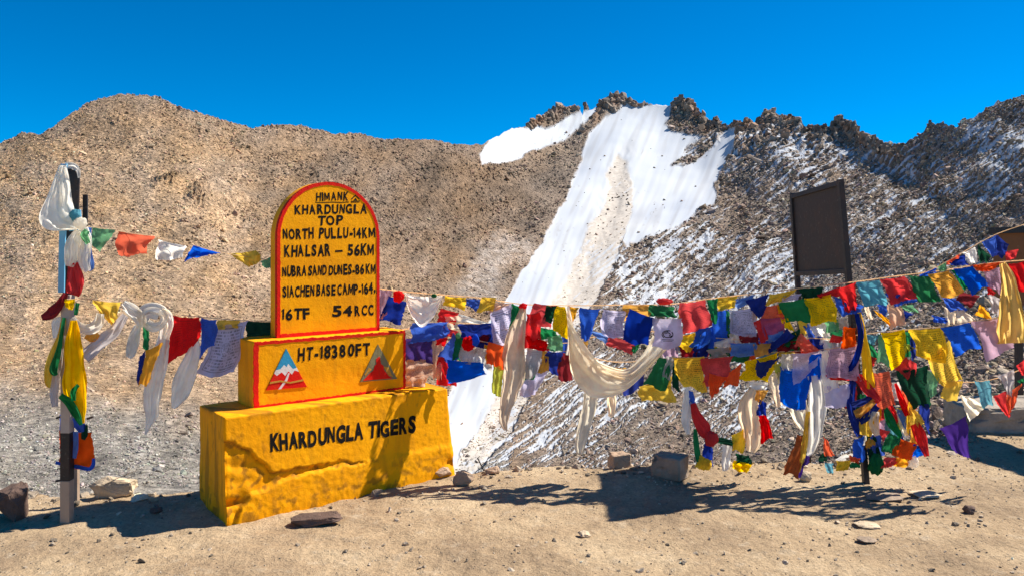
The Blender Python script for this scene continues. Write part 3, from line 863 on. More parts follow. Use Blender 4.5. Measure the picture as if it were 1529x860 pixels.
def shape(name, pxs, v, mat, raise_, parent=mon):
    pts = [ray_uw(p[0], p[1], v) for p in pxs]
    me = bpy.data.meshes.new(name); bm = bmesh.new()
    vv = [bm.verts.new(loc(u, v - raise_, w_)) for u, w_ in pts]
    f = bm.faces.new(vv)
    r = bmesh.ops.extrude_face_region(bm, geom=[f])
    bmesh.ops.translate(bm, verts=[g for g in r['geom'] if isinstance(g, bmesh.types.BMVert)], vec=TV * (raise_ + 0.002))
    bmesh.ops.recalc_face_normals(bm, faces=bm.faces)
    bmesh.ops.triangulate(bm, faces=bm.faces)
    bm.to_mesh(me); bm.free()
    return link_mesh(name, me, mat, parent)
shape('dash_mark', [(500.5, 374.2), (511.5, 373.6), (511.6, 376.4), (500.6, 377)], KV, M_blk, .0012)
shape('underline', [(471, 301.8), (480, 302.4), (496, 301.6), (508, 302.2), (521, 301.4), (521, 302.6), (508, 303.4), (496, 302.9), (480, 303.6), (471, 302.9)], KV, M_blk, .0012)
# small emblem beside the first word: a peaked outline over two bars
shape('small_emblem', [(524, 297.5), (530.5, 291.2), (537, 297.2), (535.8, 298.2), (530.5, 293.2), (525.2, 298.6)], KV, M_blk, .0012)
shape('small_emblem', [(527.6, 299.6), (530.5, 296), (533.6, 299.4)], KV, M_blk, .0012)
shape('small_emblem', [(524.2, 300.4), (537, 299.9), (537, 301.2), (524.2, 301.7)], KV, M_blk, .0012)
shape('small_emblem', [(524.2, 302.3), (537, 301.8), (537, 302.6), (524.2, 303.1)], KV, M_blk, .0012)
# triangle with blue sky, snow peaks and red ground
R1 = .0055
def tri_pt(A, B, C, a, b): # a from apex to base, b across
    return (A[0] + (B[0] - A[0]) * a * (1 - b) + (C[0] - A[0]) * a * b, A[1] + (B[1] - A[1]) * a * (1 - b) + (C[1] - A[1]) * a * b)
A, B, Cc = (427, 520), (397, 582), (458, 577)
T1 = lambda a, b: tri_pt(A, B, Cc, a, b)
shape('blue_field', [A, T1(.52, 0), T1(.50, .2), T1(.40, .35), T1(.46, .5), T1(.38, .62), T1(.52, .8), T1(.50, 1)], MV, M_sky, R1)
shape('white_peaks', [T1(.52, 0), T1(.50, .2), T1(.40, .35), T1(.46, .5), T1(.38, .62), T1(.52, .8), T1(.50, 1), T1(.60, 1), T1(.56, .85), T1(.66, .7), T1(.57, .58), T1(.68, .45), T1(.58, .3), T1(.66, .14), T1(.60, 0)], MV, M_white, R1)
shape('red_field', [T1(.60, 0), T1(.66, .14), T1(.58, .3), T1(.68, .45), T1(.57, .58), T1(.66, .7), T1(.56, .85), T1(.60, 1), T1(1, 1), T1(1, 0)], MV, M_red, R1)
shape('pale_path', [T1(.62, .55), T1(.62, .62), T1(.80, .52), T1(1, .36), T1(1, .29), T1(.78, .45)], MV, M_white, R1 + .002)
shape('pale_path', [T1(.80, 0), T1(.78, .3), T1(.84, .6), T1(.80, 1), T1(.84, 1), T1(.88, .6), T1(.82, .3), T1(.85, 0)], MV, M_ochre, R1 + .003)
A, B, Cc = (564, 513.5), (537.5, 569.6), (592.5, 565)
T2 = lambda a, b: tri_pt(A, B, Cc, a, b)
M_gb = paint('faded_grey_paint', lin((132, 128, 96)), 0.7)
shape('grey_field', [A, B, Cc], MV, M_gb, R1 - .001)
shape('red_field', [T2(.40, .35), T2(.34, .6), T2(.55, .62), T2(.6, .72), T2(.72, .7), T2(.9, .8), T2(.97, .88), T2(.97, .06), T2(.85, .14), T2(.78, .2), T2(.72, .3), T2(.58, .32), T2(.55, .4)], MV, M_red, R1 + .0015)
shape('pale_patch', [T2(.62, .72), T2(.66, .92), T2(.86, .9), T2(.94, .92), T2(.88, .8)], MV, M_ochre, R1 + .001)
shape('pale_patch', [T2(.62, .08), T2(.68, .22), T2(.76, .12), T2(.84, .08), T2(.8, .03)], MV, M_ochre, R1 + .001)

# ------------------------------------------------------------------ posts and boards
def bar(name, a, b, wx_, wy_, mat, parent, bev=0.003):
    """square bar between two points, with softened edges"""
    a = Vector(a); b = Vector(b); d = (b - a).normalized()
    up = Vector((0, 1, 0)) if abs(d.y) < 0.9 else Vector((0, 0, 1))
    x = d.cross(up).normalized(); y = x.cross(d).normalized()
    bm = bmesh.new()
    r = []
    for p in (a, b):
        r.append([bm.verts.new(p + x * sx_ * wx_ / 2 + y * sy_ * wy_ / 2) for sx_, sy_ in ((-1, -1), (1, -1), (1, 1), (-1, 1))])
    for i in range(4):
        j = (i + 1) % 4
        bm.faces.new((r[0][i], r[0][j], r[1][j], r[1][i]))
    bm.faces.new(r[0][::-1]); bm.faces.new(r[1])
    bmesh.ops.recalc_face_normals(bm, faces=bm.faces)
    if bev: bmesh.ops.bevel(bm, geom=list(bm.edges), offset=bev, segments=2, affect='EDGES', profile=0.5)
    me = bpy.data.meshes.new(name); bm.to_mesh(me); bm.free()
    return link_mesh(name, me, mat, parent)
def quadplate(name, pts, thick, mat, parent, dirv=None):
    bm = bmesh.new()
    vv = [bm.verts.new(p) for p in pts]
    f = bm.faces.new(vv); f.normal_update()
    nrm = Vector(dirv) if dirv is not None else f.normal.copy()
    r = bmesh.ops.extrude_face_region(bm, geom=[f])
    bmesh.ops.translate(bm, verts=[g for g in r['geom'] if isinstance(g, bmesh.types.BMVert)], vec=nrm * thick)
    bmesh.ops.recalc_face_normals(bm, faces=bm.faces)
    me = bpy.data.meshes.new(name); bm.to_mesh(me); bm.free()
    return link_mesh(name, me, mat, parent)
def metal(name, rgb, rust=0.3, rough=0.55):
    nb = NB(name); co = nb.objco()
    a = nb.noise(6, 6, 0.65, co); b = nb.noise(40, 4, 0.6, co)
    col = nb.mix(nb.math('MULTIPLY', nb.ramp(a, [(0.5, 0.0), (0.68, 1.0)]), rust), rgb, lin((96, 62, 42)))
    col = nb.mix(nb.ramp(b, [(0.6, 0.0), (0.8, 0.35)]), col, lin((150, 140, 128)))
    return nb.finish(nb.bsdf(col, rough, nb.bump(b, 0.3, 0.004), 0.4))
M_dkmetal = metal('dark_steel', lin((44, 40, 40)), 0.5)
M_brownboard = metal('brown_board_paint', lin((60, 48, 43)), 0.4, 0.6)
M_brownwood = metal('weathered_brown_board', lin((134, 88, 52)), 0.4, 0.75)
M_bluepaint = metal('chipped_blue_paint', lin((104, 170, 205)), 0.25)
M_beige = metal('dusty_beige_paint', lin((170, 146, 124)), 0.35)
M_blackband = metal('black_band_paint', lin((38, 32, 30)), 0.25)
M_greyp = metal('grey_primer', lin((172, 158, 148)), 0.2)

YP = EYE * F / (781 - HY)      # left post depth
lp = empty('sign_post', gpx(100, 781), 'leaning old steel post with blue flange wrapped in scarves, left of the yellow milestone', 'post')
bar('post_base', unp(100, 786, YP), unp(100.2, 716, YP), .054, .054, M_beige, lp)
bar('black_band', unp(100.2, 716, YP), unp(100.6, 645, YP), .0545, .0545, M_blackband, lp)
bar('upper_post', unp(100.6, 645, YP), unp(101.5, 440, YP), .054, .054, M_greyp, lp)
bar('blue_flange', unp(91.6, 437, YP - .03), unp(95.8, 245, YP - .03), .036, .012, M_bluepaint, lp, .002)
bar('dark_web', unp(105, 440, YP + .01), unp(110, 252, YP + .01), .074, .012, M_dkmetal, lp, .002)
bar('dark_web', unp(127.5, 338, YP + .05), unp(127.5, 291, YP + .05), .028, .012, M_dkmetal, lp, .002)
bar('blue_plate', unp(111, 314, YP - .025), unp(113, 345, YP - .025), .075, .01, M_bluepaint, lp, .002)
for (a, b, c, d) in ((83, 718, 94, 716), (84, 624, 93, 621), (130, 625, 139, 622)):
    bar('wire_hook', unp(a, b, YP), unp(c, d, YP), .012, .012, M_dkmetal, lp, .002)
Ys = EYE * F / (760 - HY)
st_ = bar('wooden_stake', unp(113, 764, Ys), unp(113, 690, Ys), .036, .03, M_beige, None)
tag(st_, 'short beige wooden stake standing just behind the foot of the left post', 'stake')

# blank signboard on two legs, seen nearly edge on
YA = EYE * F / (722 - HY); YB = YA + 0.87
sb = empty('signboard', gpx(1293, 722), 'blank dark brown metal signboard on two leaning legs above the flags', 'signboard')
nt_, ft_ = unp(1256, 273, YA), unp(1183, 294, YB)
nb_, fb_ = unp(1266, 405, YA), unp(1190, 409, YB)
bar('leg', unp(1293.5, 726, YA), unp(1254.5, 268, YA), .036, .045, M_dkmetal, sb)
fl = fb_ + (fb_ - ft_).normalized() * 1.95
bar('leg', fl, ft_ + Vector((0, 0, .03)), .036, .04, M_dkmetal, sb)
inn = 0.02
panel = quadplate('panel', [ft_ + Vector((.0, .0, 0)), nt_, nb_, fb_], .012, M_brownboard, sb)
for a, b in ((ft_, nt_), (fb_, nb_)):
    bar('frame_rail', a, b, .034, .034, M_dkmetal, sb)

# second board at the right edge; its unseen end is stretched to throw ground shadow
Y2 = 7.4
b2 = empty('signboard', Vector((5.2, Y2, 0)), 'brown board with dark top rail at the right edge behind the pale gold scarf', 'signboard')
tl_ = unp(1483, 348, Y2); tr_ = Vector((5.4, 5.2, tl_.z + .02)); bl_ = Vector((tl_.x, tl_.y, 1.08)); br_ = Vector((tr_.x, tr_.y, 1.08))
quadplate('panel', [tl_, tr_, br_, bl_], .02, M_brownwood, b2, (.95, .3, 0))
bar('frame_rail', tl_ + Vector((-.02, .01, .02)), tr_ + Vector((.01, -.02, .02)), .06, .06, M_dkmetal, b2)
bar('leg', unp(1514, 625, 7.33) + Vector((.05, 0, 0)), unp(1512, 352, 7.33) + Vector((.05, 0, 0)), .055, .05, M_dkmetal, b2)
bar('leg', Vector((tr_.x - .08, tr_.y + .15, -.05)), Vector((tr_.x - .08, tr_.y + .15, tr_.z)), .055, .05, M_dkmetal, b2)

# ------------------------------------------------------------------ stones
def stone_mat(name, rgb):
    nb = NB(name); co = nb.objco()
    a = nb.noise(7, 7, 0.65, co); b = nb.noise(45, 5, 0.65, co)
    col = nb.mix(1.0, rgb, nb.ramp(a, [(0.3, 0.68), (0.5, 1.0), (0.7, 1.25)]), 'MULTIPLY')
    col = nb.mix(nb.ramp(b, [(0.55, 0.0), (0.75, 0.4)]), col, tuple(v * .5 for v in rgb))
    return nb.finish(nb.bsdf(col, 0.85, nb.bump(nb.math('ADD', a, nb.math('MULTIPLY', b, .4)), 0.9, 0.02), .2))
SM = {'grey': stone_mat('grey_stone', lin((156, 136, 116))), 'pale': stone_mat('pale_stone', lin((204, 182, 152))), 'dark': stone_mat('dark_stone', lin((104, 84, 74))),
      'brown': stone_mat('brown_stone', lin((178, 150, 124))), 'concrete': stone_mat('concrete', lin((166, 152, 136)))}
def boulder(px, py, wpx, hpx, dep, kind, seed, label, box=0.5, rz=0.3, sink=0.12, cat='stone', group=None):
    g = gpx(px, py)
    s = g.y / F
    W_, H_, D_ = wpx * s, hpx * s * 1.15, dep
    r = np.random.default_rng(seed)
    bm = bmesh.new()
    n = 20
    p = r.normal(size=(n, 3)); p /= np.linalg.norm(p, axis=1, keepdims=True)
    q = p / np.abs(p).max(1, keepdims=True)          # towards a block
    p = p * (1 - box) + q * box * 0.9
    p *= 1 - 0.22 * r.random((n, 1))
    for v in p: bm.verts.new(v)
    res = bmesh.ops.convex_hull(bm, input=bm.verts)
    bmesh.ops.delete(bm, geom=[g_ for g_ in res['geom_interior'] if isinstance(g_, bmesh.types.BMVert)], context='VERTS')
    bmesh.ops.bevel(bm, geom=list(bm.edges), offset=0.03, segments=1, affect='EDGES')
    bmesh.ops.triangulate(bm, faces=bm.faces)
    bmesh.ops.subdivide_edges(bm, edges=bm.edges, cuts=2, use_grid_fill=True)
    bmesh.ops.recalc_face_normals(bm, faces=bm.faces)
    ca_, sa_ = math.cos(rz), math.sin(rz)
    bm.normal_update()
    V = np.array([v.co[:] for v in bm.verts]); mn, mx = V.min(0), V.max(0)
    dn = fbm(V[:, 0] * 3 + seed, V[:, 1] * 3 + V[:, 2] * 2.3, seed, 4, .6) * 0.17
    for v, k in zip(bm.verts, dn):
        c = v.co + v.normal * float(k)
        x = (c.x / (mx[0] - mn[0])) * W_; y = (c.y / (mx[1] - mn[1])) * D_; z = (c.z - mn[2]) / (mx[2] - mn[2]) * H_ * (1 + sink) - sink * H_
        v.co = (x * ca_ - y * sa_, x * sa_ + y * ca_, z)
    me = bpy.data.meshes.new('stone'); bm.to_mesh(me); bm.free()
    o = link_mesh('stone', me, SM[kind], None, False)
    o.location = g + Vector((0, D_ * 0.45, 0))
    return tag(o, label, cat, group)
boulder(162, 750, 68, 34, .14, 'pale', 43, 'pale pointed slab of stone behind the left post', .25, .35)
boulder(4, 785, 44, 46, .24, 'dark', 14, 'dark rounded boulder at the left edge of the terrace', .3, .2)
boulder(468, 786, 74, 13, .10, 'dark', 15, 'flat dark stone half buried in front of the milestone base', .4, .15)
boulder(690, 731, 30, 18, .12, 'brown', 16, 'brown stone by the right foot of the milestone', .6, .4)
boulder(655, 716, 34, 14, .14, 'brown', 26, 'low brown stone under the right end of the milestone', .6, .4)
boulder(873, 802, 18, 7, .06, 'pale', 17, 'small pale chip of stone alone on the sunlit dirt', .4, .3)
boulder(1205, 722, 20, 13, .08, 'pale', 18, 'small pale stone left of the signboard leg', .5, .3)
boulder(1330, 750, 60, 5, .16, 'grey', 19, 'flat pale slab lying flush in the dirt right of the signboard leg', .5, .1)
boulder(1300, 788, 34, 5, .10, 'pale', 20, 'flat pale stone in the dirt in front of the signboard leg', .4, .1)
boulder(1388, 745, 44, 4, .14, 'pale', 21, 'thin flat stone sunk in the dirt below the purple flag', .5, .1)
boulder(1452, 768, 16, 9, .07, 'dark', 22, 'small dark stone at the right on the sunlit dirt', .4, .1)
boulder(985, 690, 40, 10, .16, 'pale', 23, 'low pale stone behind the squared grey block', .4, .1)
boulder(230, 770, 18, 7, .07, 'dark', 24, 'small dark stone at the edge of the milestone shadow', .5, .3)
boulder(735, 712, 22, 9, .10, 'brown', 27, 'small flat stone at the terrace edge right of the milestone', .5, .3)
boulder(1300, 812, 30, 4, .09, 'grey', 28, 'thin grey flake of stone lying in the right foreground', .4, .2)
def slab(name, c, sx_, sy_, sz_, rz, kind, seed, label, cat, rough=.012):
    bm = bmesh.new()
    bmesh.ops.create_cube(bm, size=1)
    bmesh.ops.bevel(bm, geom=list(bm.edges), offset=.05, segments=1, affect='EDGES')
    bmesh.ops.triangulate(bm, faces=bm.faces)
    bmesh.ops.subdivide_edges(bm, edges=bm.edges, cuts=7, use_grid_fill=True)
    bm.normal_update()
    V = np.array([v.co[:] for v in bm.verts]) * np.array((sx_, sy_, sz_))
    k = fbm(V[:, 0] / .11 + seed, V[:, 1] / .11 + V[:, 2] / .09, seed, 4, .6) * rough
    ch = -rough * 3.5 * sstep(.25, .5, fbm(V[:, 0] / .16 - seed, V[:, 2] / .12 + V[:, 1] / .15, seed + 5, 2))
    for v, p, q in zip(bm.verts, V, k + ch):
        v.co = Vector(p) + v.normal * float(q)
    me = bpy.data.meshes.new(name); bm.to_mesh(me); bm.free()
    o = link_mesh(name, me, SM[kind], None, False)
    o.location = c; o.rotation_euler = (random.uniform(-.04, .04), random.uniform(-.05, .05), rz)
    return tag(o, label, cat)
g = gpx(1548, 652)
slab('concrete_block', g + Vector((0, .3, .10)), .98, .55, .26, -.12, 'concrete', 25, 'weathered concrete block at the right edge behind the purple flag', 'block', .014)
g = gpx(1005, 722)
slab('stone', g + Vector((0, .11, .07)), .215, .17, .155, -.6, 'grey', 31, 'squared grey stone block on the dirt just beyond the signboard shadow', 'stone', .012)
g = gpx(926, 703)
slab('stone', g + Vector((0, .07, .04)), .14, .12, .11, .3, 'brown', 32, 'small squared brown stone at the terrace edge below the draped cloth', 'stone', .01)
tw = empty('dry_twig', gpx(722, 702), 'dark dry twig sticking up at the terrace edge right of the milestone', 'twig')
bar('stem', gpx(724, 704) - Vector((0, 0, .01)), unp(713, 683, gpx(724, 704).y), .008, .008, M_blackband, tw, .001)
bar('side_shoot', unp(719, 694, gpx(724, 704).y), unp(727, 688, gpx(724, 704).y + .02), .005, .005, M_blackband, tw, .001)

# ------------------------------------------------------------------ cloth
RGB = {'blue': (22, 92, 208), 'dark blue': (24, 48, 138), 'red': (226, 34, 36), 'orange': (246, 96, 44), 'green': (30, 128, 72), 'pale green': (112, 176, 124),
       'yellow': (255, 206, 12), 'mustard': (244, 172, 30), 'white': (255, 247, 232), 'lilac': (212, 202, 226), 'pink': (212, 168, 190), 'beige': (252, 226, 190),
       'teal': (96, 168, 184), 'purple': (72, 42, 128), 'dark red': (146, 24, 34), 'brown': (156, 82, 44), 'light blue': (96, 140, 212), 'grey': (206, 196, 192),
       'peach': (226, 182, 150), 'magenta': (190, 70, 120), 'dark green': (20, 70, 48), 'lime': (210, 210, 60), 'cream': (255, 240, 210), 'gold': (244, 208, 120)}
_cm = {}
def cloth_mat(color, printed=0):
    key = (color, printed)
    if key in _cm: return _cm[key]
    rgb = lin(RGB[color])
    nb = NB('cloth ' + color + (' printed' if printed == 1 else ' faint print' if printed else ''))
    tc = nb.n('ShaderNodeTexCoord'); uv = tc.outputs['UV']; co = tc.outputs['Object']
    oi = nb.n('ShaderNodeObjectInfo')
    f = nb.ramp(nb.noise(11, 5, 0.6, co), [(0.3, 0.8), (0.7, 1.12)])
    col = nb.mix(1.0, rgb, f, 'MULTIPLY')
    hsv = nb.n('ShaderNodeHueSaturation'); nb.l(col, hsv.inputs['Color'])
    nb.l(nb.math('ADD', 0.94, nb.math('MULTIPLY', oi.outputs['Random'], 0.24)), hsv.inputs['Value'])
    nb.l(nb.math('ADD', 0.90, nb.math('MULTIPLY', oi.outputs['Random'], 0.13)), hsv.inputs['Saturation'])
    col = hsv.outputs[0]
    if printed:
        sx = nb.n('ShaderNodeSeparateXYZ'); nb.l(uv, sx.inputs[0])
        u, v = sx.outputs[0], sx.outputs[1]
        rows = nb.math('MULTIPLY', v, 17.0)
        fr = nb.math('FRACT', rows)
        line = nb.math('LESS_THAN', fr, 0.6)
        cmb = nb.n('ShaderNodeCombineXYZ'); nb.l(nb.math('MULTIPLY', u, 34.0), cmb.inputs[0]); nb.l(nb.math('MULTIPLY', nb.math('FLOOR', rows), 7.31), cmb.inputs[1])
        nb.l(nb.math('MULTIPLY', oi.outputs['Random'], 40.0), cmb.inputs[2])
        gl = nb.math('GREATER_THAN', nb.noise(1.0, 2, 0.6, cmb.outputs[0]), 0.47)
        def inside(x, a): return nb.math('LESS_THAN', nb.math('ABSOLUTE', nb.math('SUBTRACT', x, 0.5)), a)
        m = nb.math('MULTIPLY', nb.math('MULTIPLY', line, gl), nb.math('MULTIPLY', inside(u, .38), inside(v, .38)))
        box = nb.math('MULTIPLY', nb.math('MULTIPLY', inside(u, .42), inside(v, .42)), nb.math('SUBTRACT', 1.0, nb.math('MULTIPLY', inside(u, .40), inside(v, .40))))
        dx = nb.math('SUBTRACT', u, 0.5); dy = nb.math('SUBTRACT', v, 0.52)
        rr = nb.math('SQRT', nb.math('ADD', nb.math('MULTIPLY', dx, dx), nb.math('MULTIPLY', dy, dy)))
        fig = nb.math('MULTIPLY', nb.math('LESS_THAN', rr, 0.14), nb.math('GREATER_THAN', nb.noise(26, 2, .6, uv), 0.5))
        m = nb.math('MULTIPLY', m, nb.math('GREATER_THAN', rr, 0.16))
        ink = nb.math('MULTIPLY', nb.math('MAXIMUM', nb.math('MAXIMUM', m, box), fig), nb.ramp(nb.noise(5, 3, .6, uv), [(0.3, 0.2), (0.6, 0.7)] if printed == 1 else [(0.35, 0.04), (0.6, 0.34)]))
        col = nb.mix(ink, col, tuple(c * 0.12 + .015 for c in rgb))
    wv = nb.n('ShaderNodeTexNoise'); wv.inputs['Scale'].default_value = 70; wv.inputs['Detail'].default_value = 3; nb.l(co, wv.inputs['Vector'])
    bmp = nb.bump(wv.outputs['Fac'], 0.12, 0.004)
    d = nb.bsdf(col, 0.85, bmp, 0.15)
    t = nb.n('ShaderNodeBsdfTranslucent'); nb.l(col, t.inputs['Color']); nb.l(bmp, t.inputs['Normal'])
    mx = nb.n('ShaderNodeMixShader'); mx.inputs[0].default_value = 0.68 if color in ('white', 'beige', 'cream', 'gold', 'lilac', 'grey', 'peach') else 0.55
    nb.l(d.outputs[0], mx.inputs[1]); nb.l(t.outputs[0], mx.inputs[2])
    _cm[key] = nb.finish(mx)
    return _cm[key]

def Yr(px): return float(np.interp(px, [0, 100, 300, 413, 480, 560, 620, 700, 800, 1290, 1529], [4.4, 4.43, 4.82, 5.12, 5.3, 5.62, 5.5, 5.42, 5.38, 5.20, 5.12]))
def unpA(px, py, Y):
    return np.stack([(px - CX) * Y / F, Y, EYE - (py - HY) * Y / F], -1)

def flag_mesh(name, q, Y, mat, wr=1.0, wave=None, seed=0, tilt=None, parent=None, n=20):
    r = np.random.default_rng(seed)
    q = [np.array(p, float) for p in q]
    if len(q) == 3: q = [q[0], q[0] * .5 + q[1] * .5, q[1], q[2]]
    s, t = np.meshgrid(np.linspace(0, 1, n), np.linspace(0, 1, n))
    S, T_ = s[..., None], t[..., None]
    p = (q[0] * (1 - S) + q[1] * S) * (1 - T_) + (q[3] * (1 - S) + q[2] * S) * T_
    W_ = max(np.linalg.norm(q[1] - q[0]), np.linalg.norm(q[2] - q[3]), 8)
    H_ = max(np.linalg.norm(q[3] - q[0]), np.linalg.norm(q[2] - q[1]), 8)
    ph = r.uniform(0, 6.28, 6)
    pin = 0.25 + 0.75 * t
    # edges are never straight: sag of the hem, bellied sides
    p[..., 1] += H_ * 0.05 * np.sin(s * 3.14 * r.uniform(1, 2.4) + ph[0]) * t + H_ * .03 * np.sin(s * 3.14) * (1 - t)
    p[..., 0] += W_ * 0.05 * np.sin(t * 3.14 * r.uniform(.8, 2.2) + ph[1]) * (t > 0)
    p += 0.7 * np.stack([pn(s * 5 + seed, t * 5, 3), pn(s * 5, t * 5 + seed, 4)], -1)
    eg = np.minimum(np.minimum(s, 1 - s), 1 - t) < .03
    p += np.where(eg[..., None], r.normal(0, .45, p.shape), 0)
    m = Y / F
    k = r.uniform(1.0, 2.3); kd = r.uniform(-.9, .9)
    a = wr * min(0.05 * W_ * m * 1.6, .03)
    dY = a * np.sin(6.28 * (k * s + kd * t) + ph[2]) * pin
    dY += a * 0.3 * np.sin(6.28 * (2.7 * s * r.uniform(.7, 1.3) - 1.1 * kd * t) + ph[3]) * pin
    dY += a * 0.5 * np.sin(6.28 * (1.4 * t + .5 * s) + ph[4])
    dY += wr * 0.007 * fbm(s * 3 + seed * 3.1, t * 4, 7 + seed % 50, 3)
    # gathers running from the two sewn corners
    for cs in (0, 1):
        an = np.arctan2(t + .02, np.abs(s - cs) + .02)
        dY += a * 0.2 * np.sin(an * 11 + ph[5] + cs) * np.exp(-2.2 * np.hypot(s - cs, t))
    tl = r.uniform(-.5, .5) if tilt is None else tilt
    dY += tl * H_ * m * t * 0.5
    dY -= dY.mean() * 0.6
    P = unpA(p[..., 0], p[..., 1], Y + dY)
    return grid_mesh(name, P, mat, parent, True, uv=True)

def catmull(pts, n):
    P = np.array(pts, float)
    P = np.concatenate([2 * P[:1] - P[1:2], P, 2 * P[-1:] - P[-2:-1]])
    out = []
    seg = len(P) - 3
    for tt in np.linspace(0, seg - 1e-6, n):
        i = int(tt); f = tt - i
        a, b, c, d = P[i:i + 4]
        out.append(0.5 * ((2 * b) + (-a + c) * f + (2 * a - 5 * b + 4 * c - d) * f * f + (-a + 3 * b - 3 * c + d) * f ** 3))
    return np.array(out)

def scarf_mesh(name, path, Y, mat, folds=2.5, seed=0, parent=None, mcross=17, hem=True):
    r = np.random.default_rng(seed)
    if not callable(Y):
        y0 = Y; Y = lambda x: y0
    n = max(14, int(sum(math.dist(path[i][:2], path[i + 1][:2]) for i in range(len(path) - 1)) / 4))
    Q = catmull(path, n)
    D = np.gradient(Q[:, :2], axis=0); D /= np.linalg.norm(D, axis=1, keepdims=True) + 1e-9
    Nn = np.stack([-D[:, 1], D[:, 0]], -1)
    j = np.linspace(-1, 1, mcross)
    ln = np.linspace(0, 1, n)
    wd = np.maximum(Q[:, 2], 2.0)
    ph = r.uniform(0, 6.28)
    J, L = np.meshgrid(j, ln)
    squeeze = np.sin(J * 1.45) / math.sin(1.45)
    px = Q[:, 0][:, None] + Nn[:, 0][:, None] * squeeze * wd[:, None] / 2
    py = Q[:, 1][:, None] + Nn[:, 1][:, None] * squeeze * wd[:, None] / 2
    edge = np.abs(J) ** 3
    wob = 0.10 * wd[:, None] * edge * pn(L * n / 6, J * 1.3 + seed, 601)
    px += Nn[:, 0][:, None] * wob * np.sign(J); py += Nn[:, 1][:, None] * wob * np.sign(J)
    m = np.array([Y(x) for x in Q[:, 0]])[:, None] / F
    am = 0.16 * wd[:, None] * m
    dY = am * np.cos(J * 3.14 * folds + ph + 1.6 * np.sin(L * 7 + ph) ) * 0.8
    dY += am * 0.5 * np.cos(J * 3.14 * folds * 2.1 + ph * 2 + L * 5)
    dY += am * 0.9 * J ** 2
    dY += am * 0.6 * fbm(L * n / 7 + seed, J * 1.8, 611 + seed % 40, 3)
    P = unpA(px, py, m * F + dY)
    return grid_mesh(name, P, mat, parent, True, uv=True)

def lump_mesh(name, cx, cy, rx, ry, Y, mat, seed=0, parent=None):
    n, m_ = 22, 30
    a, b = np.meshgrid(np.linspace(0, math.pi, n), np.linspace(0, 2 * math.pi, m_), indexing='ij')
    nx, ny, nz = np.sin(a) * np.cos(b), np.sin(a) * np.sin(b), np.cos(a)
    f = 1 + 0.10 * np.sin(3 * np.arctan2(nz, nx) + 5 * ny + seed) * np.sin(a) + 0.32 * fbm(nx * 2.2 + seed, nz * 2.2 + ny * 1.7, 700 + seed % 30, 3)
    px = cx + rx * nx * f; py = cy - ry * nz * f
    P = unpA(px, py, Y + ny * f * rx * 0.75 * Y / F)
    return grid_mesh(name, P, mat, parent, True, uv=True)

def rope(pts, label, rad=0.0035, color='rope', off=0.012, n=60, group='ropes strung with prayer flags'):
    Q = catmull([(x, y, 0) for x, y in pts], n)
    C_ = [unp(q[0], q[1], Yr(q[0]) + off) for q in Q]
    vs_ = []; fs = []; k = 6
    for i, c in enumerate(C_):
        d = (C_[min(i + 1, n - 1)] - C_[max(i - 1, 0)]).normalized()
        x = d.cross(Vector((0, 0, 1))).normalized(); z = x.cross(d)
        for a in range(k):
            an = 6.283 * a / k + i * .5
            vs_.append(c + (x * math.cos(an) + z * math.sin(an)) * rad)
    for i in range(n - 1):
        for a in range(k):
            b = (a + 1) % k
            fs.append((i * k + a, i * k + b, (i + 1) * k + b, (i + 1) * k + a))
    o = mesh_from('rope', vs_, fs, M_rope, None, True)
    return tag(o, label, 'rope', group)
M_rope = cloth_mat('beige')

ROPES = {'UL': 'the upper left cord', 'LL': 'the lower left cord', 'T': 'the long top rope', 'M': 'the middle ropes', 'L': 'the lowest rope',
 'S': 'the steep right rope', 'R': 'the right middle rope', 'Q': 'the low right rope', 'G': 'the ground bundles'}
rope([(136, 338), (175, 345), (232, 354), (285, 367), (335, 378), (385, 386), (416, 390)], 'thin cord from the left post up to the yellow headstone', .0022)
rope([(100, 447), (140, 447), (190, 457), (250, 468), (300, 473), (360, 478), (412, 479)], 'sagging cord between the left post and the middle of the milestone', .003)
rope([(566, 431), (600, 435), (660, 440), (720, 445), (780, 454), (850, 456), (930, 455), (1000, 454), (1060, 446), (1120, 439), (1190, 431), (1275, 421), (1340, 412), (1400, 405), (1450, 397), (1500, 391), (1540, 388)], 'long top cord from the headstone to the right edge', .0035, n=120)
rope([(600, 492), (660, 483), (690, 482), (740, 487), (790, 502), (840, 512), (900, 500), (960, 494), (1020, 500), (1080, 505), (1130, 508), (1200, 504), (1262, 508)], 'middle cord behind the large white draped cloth', .0035, n=100)
rope([(640, 504), (690, 504), (740, 513), (790, 519), (850, 525), (920, 540), (1000, 534), (1050, 533), (1100, 532), (1160, 525), (1225, 522), (1280, 514)], 'lowest cord left of the signboard leg', .003, n=100)
rope([(1369, 413), (1414, 391), (1436, 378), (1464, 362), (1490, 349), (1530, 335)], 'steep cord rising to the brown board at right', .0028)
rope([(1278, 500), (1340, 493), (1400, 488), (1450, 480), (1500, 473), (1540, 468)], 'cord right of the signboard leg, at half flag height', .003)
rope([(1372, 560), (1410, 568), (1455, 570), (1490, 564), (1520, 553), (1540, 545)], 'lowest cord at far right above the concrete block', .0028)

ENTRIES = []   # (rope, colour, adjective, printed, layer, quad, extra)
def fl(rp, col, q, adj='', pr=False, lay=0.0, **k): ENTRIES.append((rp, col, adj, pr, lay, q, k))
